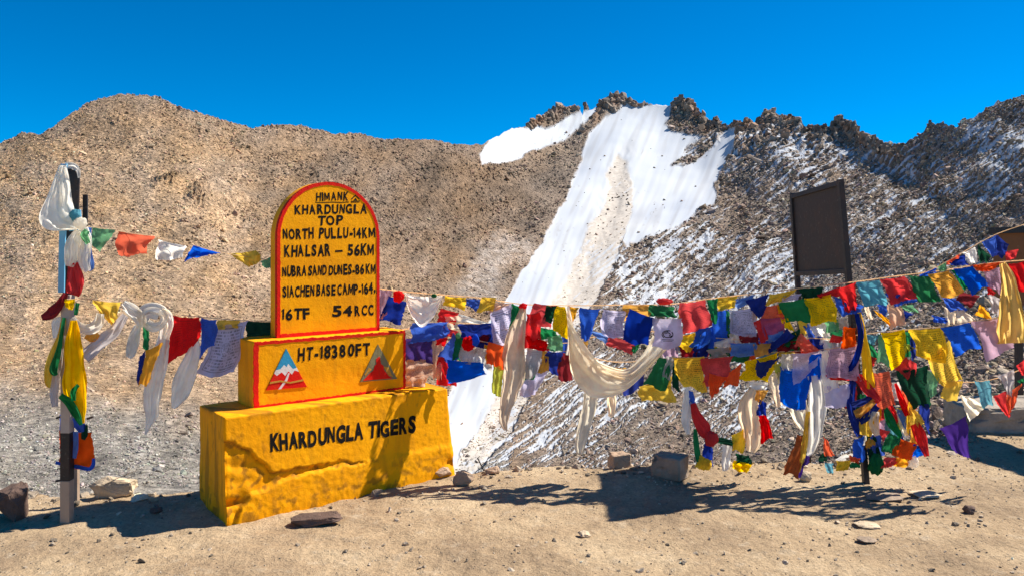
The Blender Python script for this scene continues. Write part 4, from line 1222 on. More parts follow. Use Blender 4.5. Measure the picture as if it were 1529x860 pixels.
# -- left, upper cord
fl('UL', 'pale green', [(136, 339), (172, 343), (150, 378), (137, 362)], lay=1)
fl('UL', 'orange', [(174.5, 345), (229, 353), (217, 380), (174.5, 382)], wr=1.2)
fl('UL', 'white', [(236, 358), (277, 367), (274, 385), (233, 389)], 'thin', wr=1.2)
fl('UL', 'blue', [(289, 366), (329, 378), (303, 382), (276, 391)], 'twisted', wr=1.4)
fl('UL', 'yellow', [(338, 379), (382, 374), (391, 388), (372, 400)], wr=1.2)
fl('UL', 'pale green', [(388, 391), (414, 378), (416, 404), (397, 401)])
# -- left, lower cord
fl('LL', 'yellow', [(97, 447), (114, 446), (108, 463), (97, 460)], 'knotted', lay=2.6)
fl('LL', 'yellow', [(138, 448), (181, 451), (174, 490), (158, 478)], 'bunched ribbed', lay=2, wr=1.5)
fl('LL', 'dark red', [(209, 463), (224, 462), (222, 478), (210, 478)], lay=.4)
fl('LL', 'green', [(214, 478), (223, 478), (222, 522), (213, 520)], 'narrow', lay=.4)
fl('LL', 'mustard', [(217, 523), (242, 510), (224, 572), (208, 577)], 'hanging', lay=1.3)
fl('LL', 'dark blue', [(208, 532), (217, 522), (210, 574), (204, 570)], 'narrow', lay=.7)
fl('LL', 'red', [(256, 470), (301, 473), (295, 508), (245, 553)], 'large', lay=.8, wr=1.3)
fl('LL', 'blue', [(301, 474), (324, 477), (322, 513), (297, 536)], lay=.6)
fl('LL', 'yellow', [(324, 477), (358, 478), (357, 492), (324, 491)], 'short', lay=.9)
fl('LL', 'lilac', [(322, 484), (371, 478), (352, 558), (295, 560)], 'large', True, lay=.2)
fl('LL', 'dark green', [(370, 479), (413, 480), (413, 500), (366, 505)], lay=-1)
# -- long top rope
fl('T', 'pink', [(566, 432), (584, 433), (578, 470), (566, 474)], 'faded', lay=-.5)
fl('T', 'dark blue', [(580, 441), (605, 450), (600, 482), (568, 476)], 'faded', lay=-.2)
fl('T', 'yellow', [(663.5, 442), (695, 444), (694, 462), (662.5, 454.5)], 'folded')
fl('T', 'blue', [(696, 445.5), (720, 447), (711, 464), (695, 454.5)], 'small')
fl('T', 'yellow', [(720, 443), (741, 444), (734, 463), (711, 465)], 'slanting', lay=.4)
fl('T', 'peach', [(735, 450), (764, 453), (745, 463), (731, 466)], 'thin')
fl('T', 'lilac', [(731, 464), (763, 453), (770, 511.6), (740, 511.6)], 'large', True, lay=.3)
fl('T', 'green', [(765, 453), (777, 457), (773, 478), (760, 488.6)], lay=.6)
fl('T', 'red', [(787, 468), (805, 466), (809, 514), (775, 517)], lay=.4)
fl('T', 'red', [(798, 452), (830, 456), (821, 489), (790, 482)], 'large', lay=.1)
fl('T', 'dark green', [(817, 456), (831, 456), (823, 480), (810, 478)], 'small', lay=.5)
fl('T', 'yellow', [(831, 456), (850, 457), (848, 502), (825, 493)], '', True, lay=.3)
fl('T', 'mustard', [(848, 456), (864, 459), (857, 476), (850, 487)], 'small')
fl('T', 'blue', [(867, 459), (896.5, 461), (879, 505), (867, 505)], 'tapering', lay=1.6)
fl('T', 'lilac', [(900, 461), (932, 464), (931, 504), (897.6, 498)], '', True, lay=1.8)
fl('T', 'mustard', [(932, 455), (969, 455), (970, 470), (932, 478)], lay=.2)
fl('T', 'dark blue', [(940.5, 460), (977, 474), (967.7, 514), (932, 507)], 'large', lay=2.4, wr=.7)
fl('T', 'green', [(970, 454), (1005, 458), (1010.6, 474), (971, 470)], lay=.4)
fl('T', 'lilac', [(977, 474), (1018, 475), (1015, 517), (975, 517)], 'square', False, lay=2.8, wr=.7, emblem=True)
fl('T', 'red', [(1015.6, 452), (1053, 447), (1062.7, 482), (1019, 499.5)], 'large', lay=.8)
fl('T', 'green', [(1056, 447), (1072, 445), (1070, 481), (1062, 479)], 'narrow', lay=.6)
fl('T', 'yellow', [(1073, 444), (1102, 441), (1095, 459), (1072, 463)], '', True, lay=.2)
fl('T', 'light blue', [(1098, 447), (1124, 440), (1126, 446), (1101, 461)], 'folded')
fl('T', 'dark blue', [(1112, 448), (1146, 439), (1145, 458), (1134, 475)], lay=.5)
fl('T', 'yellow', [(1147, 440), (1187, 432), (1170, 450), (1145, 456)], lay=.3)
fl('T', 'lilac', [(1170, 442), (1196, 438), (1191, 447), (1169, 450)], 'crumpled', lay=.7)
fl('T', 'dark green', [(1194, 431), (1229, 428), (1223, 443), (1197, 447)], lay=.2)
fl('T', 'red', [(1222, 439), (1255, 427), (1258, 441), (1225, 444)], 'folded', lay=.6)
fl('T', 'red', [(1250, 430), (1278, 421), (1277, 463), (1262, 464)], 'wrinkled', lay=1.6, wr=1.3)
fl('T', 'blue', [(1246, 442), (1288, 455), (1287, 466), (1258, 471)], lay=1.0)
fl('T', 'teal', [(1280, 421), (1314, 418), (1324, 452), (1289, 455)], 'pale', lay=.7)
fl('T', 'red', [(1315, 417), (1351, 412), (1371, 445), (1332, 452)], 'rippled', lay=1.1, wr=1.7)
fl('T', 'blue', [(1324, 438), (1368, 440), (1371, 449), (1338, 457)], 'narrow', lay=.5)
fl('T', 'green', [(1356, 411), (1387, 412), (1404, 445), (1372, 452)], 'rippled', lay=.8, wr=1.6)
fl('T', 'mustard', [(1386, 409), (1417, 404), (1439, 437), (1407, 443)], 'rippled', True, lay=1.1, wr=1.6)
fl('T', 'green', [(1421, 403), (1431, 401), (1447, 428), (1440, 431)], 'narrow', lay=.6)
fl('T', 'blue', [(1425, 401), (1453, 397), (1477, 424), (1452, 438)], 'rippled', lay=1.0, wr=1.7)
fl('T', 'orange', [(1446, 396), (1492, 391), (1488, 400), (1466, 406)], 'folded', lay=.8)
fl('T', 'pink', [(1469, 403), (1493, 398), (1494, 440), (1475, 425)], '', True, lay=.4)
fl('T', 'red', [(1476, 426), (1487, 437), (1482, 440), (1474, 439)], 'torn', lay=.2)
fl('T', 'red', [(1507, 394), (1532, 389), (1542, 440), (1522, 430)], lay=.2)
# -- second tier, behind and below
fl('M', 'red', [(660, 460), (683, 466), (677, 482), (653, 477)], lay=-2)
fl('M', 'white', [(688, 468), (727, 480), (720, 485), (688, 482)], 'thin', lay=-2)
fl('M', 'blue', [(620, 482), (667, 480), (665, 500), (614, 511)], 'bunched', lay=1, wr=1.6)
fl('M', 'dark blue', [(689, 483), (739, 481), (735, 518), (689, 506)], 'large', lay=-.4)
fl('M', 'red', [(664, 487), (684, 494), (676, 502), (664, 500)], 'small', lay=.6)
fl('M', 'blue', [(677, 496), (690, 512), (679, 539), (657, 529)], lay=.3)
fl('M', 'green', [(681, 497), (690, 504), (688, 534), (676, 534)], 'narrow', lay=.8)
fl('M', 'grey', [(690, 512), (711, 521), (704, 542), (687, 535)], lay=.5)
fl('M', 'lilac', [(783, 552), (814, 551), (800, 587), (779.5, 586)], 'bluish', lay=-1)
fl('M', 'green', [(784, 543), (798, 543), (797, 563), (784, 565)], 'small', lay=-.5)
fl('M', 'green', [(808, 488), (830, 492), (831, 503), (807, 504)], lay=-.6)
fl('M', 'pale green', [(818, 502), (836, 499), (840, 522), (819, 520)], lay=.3)
fl('M', 'red', [(789, 500), (817, 509), (817, 521), (790, 518)], 'folded', lay=.2)
fl('M', 'light blue', [(885, 493), (909, 499), (908, 512), (883, 496)], lay=.7)
fl('M', 'red', [(909, 500), (945, 509), (944, 526), (909, 513)], lay=1)
fl('M', 'green', [(945, 511), (956, 512), (949, 525), (943, 524)], 'small', lay=.6)
fl('M', 'blue', [(1065, 463), (1087, 462), (1085, 507), (1064, 508)], lay=-.6)
fl('M', 'green', [(1084, 463), (1092, 463), (1096, 499), (1086, 500)], 'narrow', lay=-.3)
fl('M', 'lilac', [(1089, 463), (1124, 459), (1129, 497), (1094, 493)], '', True, lay=.3)
fl('M', 'mustard', [(1122, 458), (1132, 464), (1130, 474), (1124, 476)], 'small', lay=-.6)
fl('M', 'blue', [(1045, 490), (1065, 485), (1065, 518), (1031, 513)], 'bunched', lay=.5, wr=1.6)
fl('M', 'yellow', [(1018, 500), (1047, 492), (1030, 521), (1016, 515)], lay=.2)
fl('M', 'mustard', [(1013, 463), (1022, 464), (1024, 476), (1014, 474)], 'small', lay=-.3)
fl('M', 'white', [(1066, 510), (1093, 502), (1089, 516), (1068, 517)], 'soiled', lay=.4)
fl('M', 'light blue', [(1091, 512), (1126.5, 511), (1126.5, 529), (1094, 530)], lay=.9)
fl('M', 'grey', [(1058, 521), (1091, 515), (1085, 532), (1064, 532)], lay=.1)
fl('M', 'dark red', [(1103, 497), (1131, 496), (1133, 512), (1110, 510)], lay=-.2)
fl('M', 'red', [(1126, 480), (1136, 474), (1146, 502), (1136, 508)], 'narrow', lay=.9)
fl('M', 'orange', [(1141, 457), (1163, 454), (1169, 474), (1136, 476)], lay=.5)
fl('M', 'magenta', [(1136, 475), (1169, 473), (1172, 493), (1145, 498)], lay=.55)
fl('M', 'yellow', [(1162, 455), (1174, 461), (1188, 496), (1170, 482)], lay=.2)
fl('M', 'green', [(1165, 451), (1202, 445), (1212, 476), (1174, 477)], 'large', lay=1.2)
fl('M', 'yellow', [(1204, 445), (1240, 439), (1249, 475), (1214, 480)], 'large', True, lay=1.5)
fl('M', 'light blue', [(1148, 498), (1170, 492), (1168, 505), (1147, 510)], 'short', lay=.6)
fl('M', 'dark blue', [(1174, 489), (1184, 500), (1152, 522), (1148, 521)], 'twisted', lay=1.0)
fl('M', 'dark green', [(1176, 498), (1193, 490), (1191, 503), (1172, 514)], lay=.3)
fl('M', 'orange', [(1197, 497), (1223, 521), (1200, 522), (1190, 511)], 'pointed', lay=.6)
fl('M', 'white', [(1208, 478), (1233, 476), (1238, 499), (1218, 500)], 'crumpled', lay=-.4, wr=1.6)
fl('M', 'pale green', [(1231, 476), (1250, 476), (1252, 493), (1235, 494)], 'crumpled', lay=-.2, wr=1.6)
fl('M', 'beige', [(1246, 474), (1265, 476), (1265, 492), (1250, 490)], 'crumpled', lay=-.3, wr=1.6)
fl('M', 'orange', [(1262, 487), (1277, 489), (1276, 515), (1255, 516)], lay=.9)
fl('M', 'red', [(1243, 499), (1260, 502), (1254, 510), (1240, 510)], 'small', lay=.6)
fl('M', 'blue', [(1200, 484), (1213, 480), (1222, 500), (1210, 505)], 'narrow', lay=-.9)
fl('M', 'yellow', [(1190, 476), (1204, 478), (1203, 497), (1196, 495)], 'narrow', lay=-.7)
fl('M', 'dark red', [(1160, 508), (1196, 508), (1192, 524), (1162, 524)], lay=-.8)
fl('M', 'mustard', [(1126, 512), (1150, 512), (1147, 528), (1127, 530)], lay=.2)
fl('M', 'green', [(1085, 526), (1118, 528), (1112, 540), (1092, 538)], lay=-.2)
fl('M', 'dark blue', [(1034, 512), (1058, 514), (1054, 534), (1036, 532)], lay=-.8)
fl('M', 'dark red', [(1016, 516), (1040, 518), (1036, 536), (1018, 534)], lay=-1)
for col, x, y, w_, h_, sk, adj, lay in (
 ('white', 1100, 500, 20, 18, 3, 'narrow', -1.0), ('blue', 1138, 500, 26, 22, -4, 'half hidden', -1.2), ('green', 1070, 520, 22, 18, 2, 'half hidden', -1.1),
 ('red', 1050, 512, 20, 22, -3, 'half hidden', -1.3), ('orange', 1112, 520, 26, 16, 2, 'half hidden', -1.3), ('teal', 1148, 520, 22, 18, -2, 'half hidden', -1.2),
 ('yellow', 1172, 512, 24, 18, 3, 'half hidden', -1.4), ('red', 1210, 508, 28, 18, -3, 'half hidden', -1.3), ('white', 1236, 506, 22, 18, 3, 'half hidden', -1.2),
 ('dark blue', 1216, 500, 18, 20, 4, 'half hidden', -1.0), ('lilac', 1256, 503, 22, 20, -3, 'half hidden', -1.4), ('orange', 1030, 536, 20, 16, 2, 'half hidden', -1.3),
 ('green', 1186, 500, 18, 22, -3, 'half hidden', -.9), ('pink', 1000, 512, 20, 18, 2, 'half hidden', -1.0), ('mustard', 866, 512, 20, 18, 2, 'half hidden', -1.0),
 ('grey', 752, 496, 20, 20, 2, 'half hidden', -1.2),
 ('red', 1086, 500, 18, 24, 2, 'half hidden', -1.7), ('teal', 1020, 500, 20, 20, -2, 'half hidden', -1.6), ('yellow', 1056, 496, 22, 20, 2, 'half hidden', -1.8), ('dark blue', 1160, 500, 22, 26, -3, 'half hidden', -1.8),
 ('peach', 1196, 514, 20, 16, 2, 'half hidden', -1.8), ('green', 1246, 492, 20, 20, 3, 'half hidden', -1.9), ('blue', 846, 500, 14, 26, 2, 'half hidden', -1.2), ('white', 812, 494, 16, 18, 2, 'half hidden', -1.1),
 ('lilac', 652, 486, 18, 20, -2, 'half hidden', -1.3), ('dark red', 724, 500, 18, 22, 2, 'half hidden', -1.4), ('beige', 676, 474, 20, 16, 2, 'half hidden', -1.9), ('brown', 1276, 488, 14, 24, 2, 'half hidden', -1.5), ('white', 1280, 506, 14, 22, 3, 'half hidden', -1.2), ('mustard', 1094, 508, 20, 20, -2, 'half hidden', -1.6)):
    fl('M', col, [(x - w_ / 2, y - 2), (x + w_ / 2, y - 3), (x + w_ / 2 + sk, y + h_), (x - w_ / 2 + sk, y + h_ - 1)], adj, False, lay)
# -- lowest rope left of the signboard leg
fl('L', 'purple', [(607, 504), (647, 507), (644, 537), (607, 535)], 'dark', lay=.2)
fl('L', 'peach', [(607, 536), (650, 535), (647, 559), (607, 557)], 'faded', True, lay=0)
fl('L', 'peach', [(608, 557), (637, 557), (634, 575), (607, 575)], 'low faded', True, lay=-.2)
fl('L', 'peach', [(647, 507), (660, 506), (658, 558), (647, 560)], 'narrow', lay=.1)
fl('L', 'red', [(656, 529), (668, 534), (679, 573), (652, 566)], 'long', lay=.4)
fl('L', 'red', [(652, 503), (668, 500), (664, 514), (652, 514)], 'small', lay=-.3)
fl('L', 'blue', [(668, 536), (715, 540), (724, 556), (674, 568)], 'bright', lay=1.1)
fl('L', 'white', [(713, 517), (727, 520), (734, 551), (705, 537)], 'slanting', True, lay=.3)
fl('L', 'orange', [(731, 509.5), (757.5, 516), (750, 546), (727, 540)], lay=.8)
fl('L', 'mustard', [(724, 514), (733, 514), (731, 540), (725, 536)], 'narrow', lay=.5)
fl('L', 'lime', [(736.6, 543), (751, 545), (748, 585), (735.6, 582)], lay=.3)
fl('L', 'grey', [(789, 519), (813, 522), (805, 552), (784, 561)], 'thin', lay=.6)
fl('L', 'mustard', [(811, 522), (819, 523), (820, 550), (805, 552)], '', lay=.8)
fl('L', 'dark blue', [(818, 523), (838, 525), (836, 561), (812, 543)], lay=.9)
fl('L', 'dark red', [(836, 525), (852, 526), (853, 564), (834, 562)], lay=.7)
fl('L', 'dark blue', [(928, 552), (957, 538), (961, 572), (934, 586)], lay=-.4)
fl('L', 'mustard', [(915, 548), (934, 549), (930, 560), (918, 560)], 'small', lay=-.2)
fl('L', 'green', [(984, 533), (1005, 534), (992, 577), (961, 569)], lay=.9)
fl('L', 'grey', [(996, 531), (1008, 531), (1000, 562), (990, 560)], 'narrow', lay=1.2)
fl('L', 'yellow', [(957, 575), (999, 561), (1005, 595), (958, 594)], 'bright', lay=.6)
fl('L', 'dark green', [(1003, 536), (1010, 540), (1014, 578), (1004, 574)], 'narrow', lay=.5)
fl('L', 'yellow', [(1006, 533), (1049, 532), (1052, 579), (1020, 572)], 'large', True, lay=1.2)
fl('L', 'red', [(1050, 534), (1093, 531), (1080, 568), (1052, 570)], 'large', lay=1.0)
fl('L', 'orange', [(1059, 556), (1084, 562), (1070, 582), (1062, 591)], 'pointed', lay=1.3)
fl('L', 'orange', [(1089, 554), (1105, 542), (1103, 571), (1082, 573)], 'small', lay=1.1)
fl('L', 'yellow', [(1116, 537), (1160, 525), (1147, 566), (1108, 560)], 'printed', True, lay=1.1)
fl('L', 'dark blue', [(1131, 534), (1161, 533), (1142, 560), (1131, 559)], 'triangular', lay=1.7)
fl('L', 'white', [(1118, 569), (1144, 570), (1143, 579), (1126, 581)], 'ragged', lay=.7)
fl('L', 'beige', [(1148, 560), (1164, 552), (1168, 600), (1158, 598)], 'narrow', lay=.6)
fl('L', 'lime', [(1156, 543), (1168, 540), (1168, 570), (1160, 562)], 'small', lay=.7)
fl('L', 'lilac', [(1185, 527), (1222.6, 523), (1220, 544), (1189, 569.5)], 'tapering', lay=2.0)
fl('L', 'blue', [(1210, 528), (1226, 527), (1231, 564), (1209, 564)], lay=1.2)
fl('L', 'blue', [(1166, 546), (1211, 552), (1202, 606.5), (1169, 596)], 'large', lay=1.5)
fl('L', 'white', [(1168, 528), (1184, 527), (1186, 552), (1168, 548)], 'patterned', True, lay=1.0)
fl('L', 'pink', [(1237, 521), (1276, 515), (1284, 560), (1239, 560)], 'large', True, lay=1.9, wr=.8)
fl('L', 'white', [(1224, 523), (1238, 521), (1252, 574), (1232, 576)], 'narrow', lay=1.6)
fl('L', 'lilac', [(1234, 576), (1267, 572), (1272, 604), (1232, 603)], 'rounded', lay=1.3)
fl('L', 'red', [(1238, 556), (1290, 558), (1286, 566), (1240, 566)], 'folded', lay=1.1)
# -- steep rope
fl('S', 'pale green', [(1400, 399), (1412, 392), (1414, 404), (1404, 406)], 'small')
fl('S', 'blue', [(1372, 411), (1398, 400), (1398, 407), (1374, 416)], 'folded')
fl('S', 'orange', [(1412, 392), (1432, 380), (1433, 384), (1415, 396)], 'folded')
fl('S', 'dark blue', [(1419, 391), (1440, 380), (1446, 397), (1420, 396)])
fl('S', 'white', [(1437, 378), (1455, 369), (1462, 393), (1449, 394)])
fl('S', 'dark green', [(1460, 365), (1480, 383), (1477, 391), (1464, 392)])
fl('S', 'blue', [(1466, 362), (1489, 350), (1486, 379), (1480, 384)], 'bright', lay=.3)
fl('S', 'dark blue', [(1489, 351), (1507, 366), (1497, 385), (1484, 381)])
fl('S', 'red', [(1500, 376), (1520, 372), (1518, 386), (1503, 389)])
# -- clutter just under the top rope at right
fl('R', 'dark red', [(1438, 436), (1462, 441), (1449, 457), (1427, 446)], 'dark', lay=-.8)
fl('R', 'blue', [(1408, 444), (1426, 445), (1444, 460), (1420, 463)], 'crumpled', lay=-.5, wr=1.6)
fl('R', 'blue', [(1392, 470), (1414, 474), (1416, 481), (1396, 479)], 'low crumpled', lay=-.6, wr=1.6)
fl('R', 'beige', [(1408, 456), (1425, 462), (1427, 482), (1416, 480)], '', lay=-.7)
fl('R', 'beige', [(1432, 460), (1440, 462), (1458, 480), (1428, 482)], 'pointed', lay=-.4)
fl('R', 'mustard', [(1464, 455), (1470, 458), (1480, 476), (1456, 469)], '', lay=-.6)
fl('R', 'grey', [(1476, 436), (1496, 446), (1494, 470), (1482, 462)], '', lay=-.9)
fl('R', 'peach', [(1324, 450), (1346, 458), (1352, 478), (1332, 488)], 'thin', lay=-.4)
fl('R', 'mustard', [(1306, 462), (1320, 468), (1336, 486), (1328, 484)], 'slanting', lay=-.7)
fl('R', 'blue', [(1312, 454), (1324, 452), (1322, 470), (1314, 466)], 'knotted', lay=-.2)
fl('R', 'pale green', [(1346, 456), (1362, 454), (1371, 466), (1356, 464)], 'pointed', lay=-.2)
fl('R', 'dark blue', [(1349, 462), (1362, 468), (1352, 476), (1348, 474)], 'small', lay=-.5)
fl('R', 'beige', [(1289, 450), (1296, 456), (1304, 474), (1296, 472)], 'narrow', lay=-.5)
# -- right middle rope
fl('R', 'teal', [(1292, 499), (1311, 500), (1306, 513), (1296, 512)], 'small', lay=.2)
fl('R', 'green', [(1294, 507), (1303, 514), (1312, 532), (1299, 540)], 'slanting', lay=.1)
fl('R', 'pale green', [(1311, 497), (1324, 503), (1328, 541), (1312, 535)], 'thin', lay=.3)
fl('R', 'yellow', [(1317, 496), (1348, 491), (1354, 543), (1332, 544)], 'rippled', True, lay=.8)
fl('R', 'green', [(1348, 494), (1360, 494), (1360, 530), (1351, 529)], 'narrow', lay=.3)
fl('R', 'lime', [(1350, 511), (1357, 514), (1366, 519), (1351, 525)], 'pointed', lay=.7)
fl('R', 'dark blue', [(1359, 496), (1366, 511), (1368, 531), (1361, 531)], 'narrow', lay=.4)
fl('R', 'yellow', [(1361, 491), (1407, 488), (1411, 534), (1371, 528)], 'large', True, lay=.9)
fl('R', 'yellow', [(1386, 531), (1417, 507), (1434, 561), (1406, 569)], 'bright lower', True, lay=.5)
fl('R', 'blue', [(1408, 488), (1445, 481), (1464, 513), (1430, 525)], 'large', lay=.4)
fl('R', 'pink', [(1455, 479), (1498, 473), (1513, 516), (1476, 529.5)], 'large', lay=.6)
fl('R', 'red', [(1352, 532), (1367, 541), (1362, 568), (1337, 549)], 'pointed', lay=1.3)
fl('R', 'dark green', [(1341, 552), (1384, 545), (1385, 598), (1362, 602)], 'large', True, lay=1.0)
fl('R', 'pale green', [(1382, 549), (1400, 558), (1398, 584), (1384, 588)], 'sheer', lay=.5)
fl('R', 'orange', [(1304, 556), (1326, 553), (1336, 600), (1312, 602)], 'bright', True, lay=.9)
fl('R', 'red', [(1296, 528), (1308, 534), (1304, 545), (1296, 542)], 'small', lay=0)
# -- low right rope
fl('Q', 'yellow', [(1413, 568), (1437, 568), (1430, 600), (1404, 595)], '', lay=.3)
fl('Q', 'teal', [(1455, 569), (1477, 567), (1484, 603), (1468, 608)], '', lay=.3)
fl('Q', 'cream', [(1435, 589), (1453, 593), (1470, 610), (1446, 627)], 'plain', lay=.6, wr=1.5)
fl('Q', 'grey', [(1490, 561), (1514, 550), (1512, 590), (1507, 592)], 'pointed', lay=.2)
fl('Q', 'red', [(1483, 591), (1503, 582), (1508, 621), (1501, 622)], 'hanging', lay=.5)
fl('Q', 'orange', [(1503, 585), (1526, 572), (1514, 608), (1505, 618)], 'slanting', lay=.3)
fl('Q', 'red', [(1518, 545), (1534, 532), (1538, 562), (1526, 560)], 'edge', lay=.2)
fl('Q', 'green', [(1518, 568), (1534, 562), (1534, 570), (1524, 572)], 'small', lay=.1)
fl('Q', 'purple', [(1402, 639.5), (1441.6, 621), (1450, 680), (1428.5, 679)], 'deep', lay=1.2, wr=.8)
for col, x, y, w_, h_, sk, adj, lay in (
 ('blue', 1300, 572, 18, 30, 4, 'half hidden', -.6), ('green', 1290, 590, 20, 28, -3, 'half hidden', -.8), ('red', 1322, 598, 18, 26, 3, 'half hidden', -.5), ('white', 1336, 572, 16, 24, 2, 'half hidden', -.7),
 ('lime', 1346, 610, 14, 26, -3, 'half hidden', -.6), ('orange', 1356, 580, 16, 26, 3, 'half hidden', -.8), ('teal', 1330, 630, 16, 22, 2, 'half hidden', -.7), ('pink', 1318, 618, 16, 24, 2, 'half hidden', -.9),
 ('mustard', 1368, 636, 14, 24, -2, 'half hidden', -.5), ('dark blue', 1340, 652, 18, 22, 2, 'half hidden', -.8), ('white', 1296, 632, 16, 30, 2, 'half hidden', -.9), ('red', 1270, 580, 18, 26, 2, 'half hidden', -.9)):
    fl('G', col, [(x - w_ / 2, y - 2), (x + w_ / 2, y - 3), (x + w_ / 2 + sk, y + h_), (x - w_ / 2 + sk, y + h_ - 1)], adj, False, lay, wr=1.4)
# -- bundles near the ground
fl('G', 'dark blue', [(1054, 652), (1063, 667), (1065, 692), (1049, 684)], '', lay=.6)
fl('G', 'blue', [(1029, 582), (1035, 584), (1038, 602), (1030, 604)], 'tiny', lay=.4)
fl('G', 'yellow', [(1046, 678), (1061, 686), (1060, 700), (1040, 695)], '', lay=.9)
fl('G', 'white', [(1079, 662), (1092, 665), (1090, 696), (1079, 697)], 'limp', lay=.2)
fl('G', 'yellow', [(1094, 648), (1115, 635), (1108, 671), (1094, 668)], 'slanting', lay=.5)
fl('G', 'mustard', [(1129, 581), (1145, 582), (1136, 600), (1128, 595)], '', lay=.6)
fl('G', 'dark blue', [(1134, 595), (1143, 600), (1144, 618), (1131, 616)], 'small', lay=.8)
fl('G', 'red', [(1133, 617), (1144, 619), (1154, 650), (1138, 656)], 'hanging', lay=.7)
fl('G', 'yellow', [(1098, 687), (1124, 691), (1113, 705), (1094, 698)], 'crumpled', lay=.7, wr=1.6)
fl('G', 'dark green', [(1100, 676), (1118, 680), (1122, 690), (1100, 690)], 'crumpled', lay=.4, wr=1.6)
fl('G', 'brown', [(1190, 648), (1202, 650), (1192, 706), (1171, 699)], 'long', lay=1.0)
fl('G', 'purple', [(1200, 681), (1209, 677), (1206, 690), (1195, 697)], 'small', lay=.8)
fl('G', 'orange', [(1230, 652), (1234, 655), (1245, 678), (1231, 676)], 'pointed', lay=.2)
fl('G', 'dark green', [(1228, 676), (1234, 678), (1236, 688), (1222, 686)], 'small', lay=.1)
fl('G', 'teal', [(1232, 690), (1244, 691), (1243, 705), (1235, 704)], 'small', lay=.3)
fl('G', 'yellow', [(1250, 688), (1268, 687), (1267, 699), (1250, 701)], 'small', True, lay=.2)
fl('G', 'green', [(1270, 690), (1284, 690), (1284, 697), (1270, 697)], 'small', lay=.1)
fl('G', 'orange', [(1269, 679), (1284, 684), (1281, 691), (1270, 687)], 'small', lay=.1)
fl('G', 'blue', [(1301, 648), (1313, 648), (1319, 675), (1295, 676)], 'flared', lay=.5)
fl('G', 'blue', [(1276, 655), (1290, 650), (1290, 684), (1273, 682)], 'narrow', lay=-.4)
fl('G', 'green', [(1328, 645), (1344, 652), (1337, 677), (1317, 669)], '', lay=.9)
fl('G', 'orange', [(1345, 654), (1367, 661), (1361, 682), (1333, 677)], '', lay=.8)
fl('G', 'red', [(1311, 638), (1328, 643), (1318, 656), (1312, 644)], 'small', lay=.7)
fl('G', 'light blue', [(1340, 610), (1354, 612), (1352, 638), (1346, 630)], '', lay=.3)
fl('G', 'yellow', [(1359, 606), (1364, 608), (1381, 630), (1357, 636)], 'triangular', True, lay=.7)
fl('G', 'blue', [(1365, 662), (1382, 668), (1381, 678), (1361, 681)], 'low', lay=.4)
fl('G', 'dark blue', [(1372, 602), (1385, 602), (1388, 641), (1375, 621)], 'narrow', lay=.2)
fl('G', 'red', [(1320, 682), (1344, 682), (1336, 694), (1318, 697)], 'crumpled', lay=.2, wr=1.6)
fl('G', 'mustard', [(1340, 682), (1362, 684), (1352, 697), (1334, 692)], 'crumpled', lay=.3, wr=1.6)

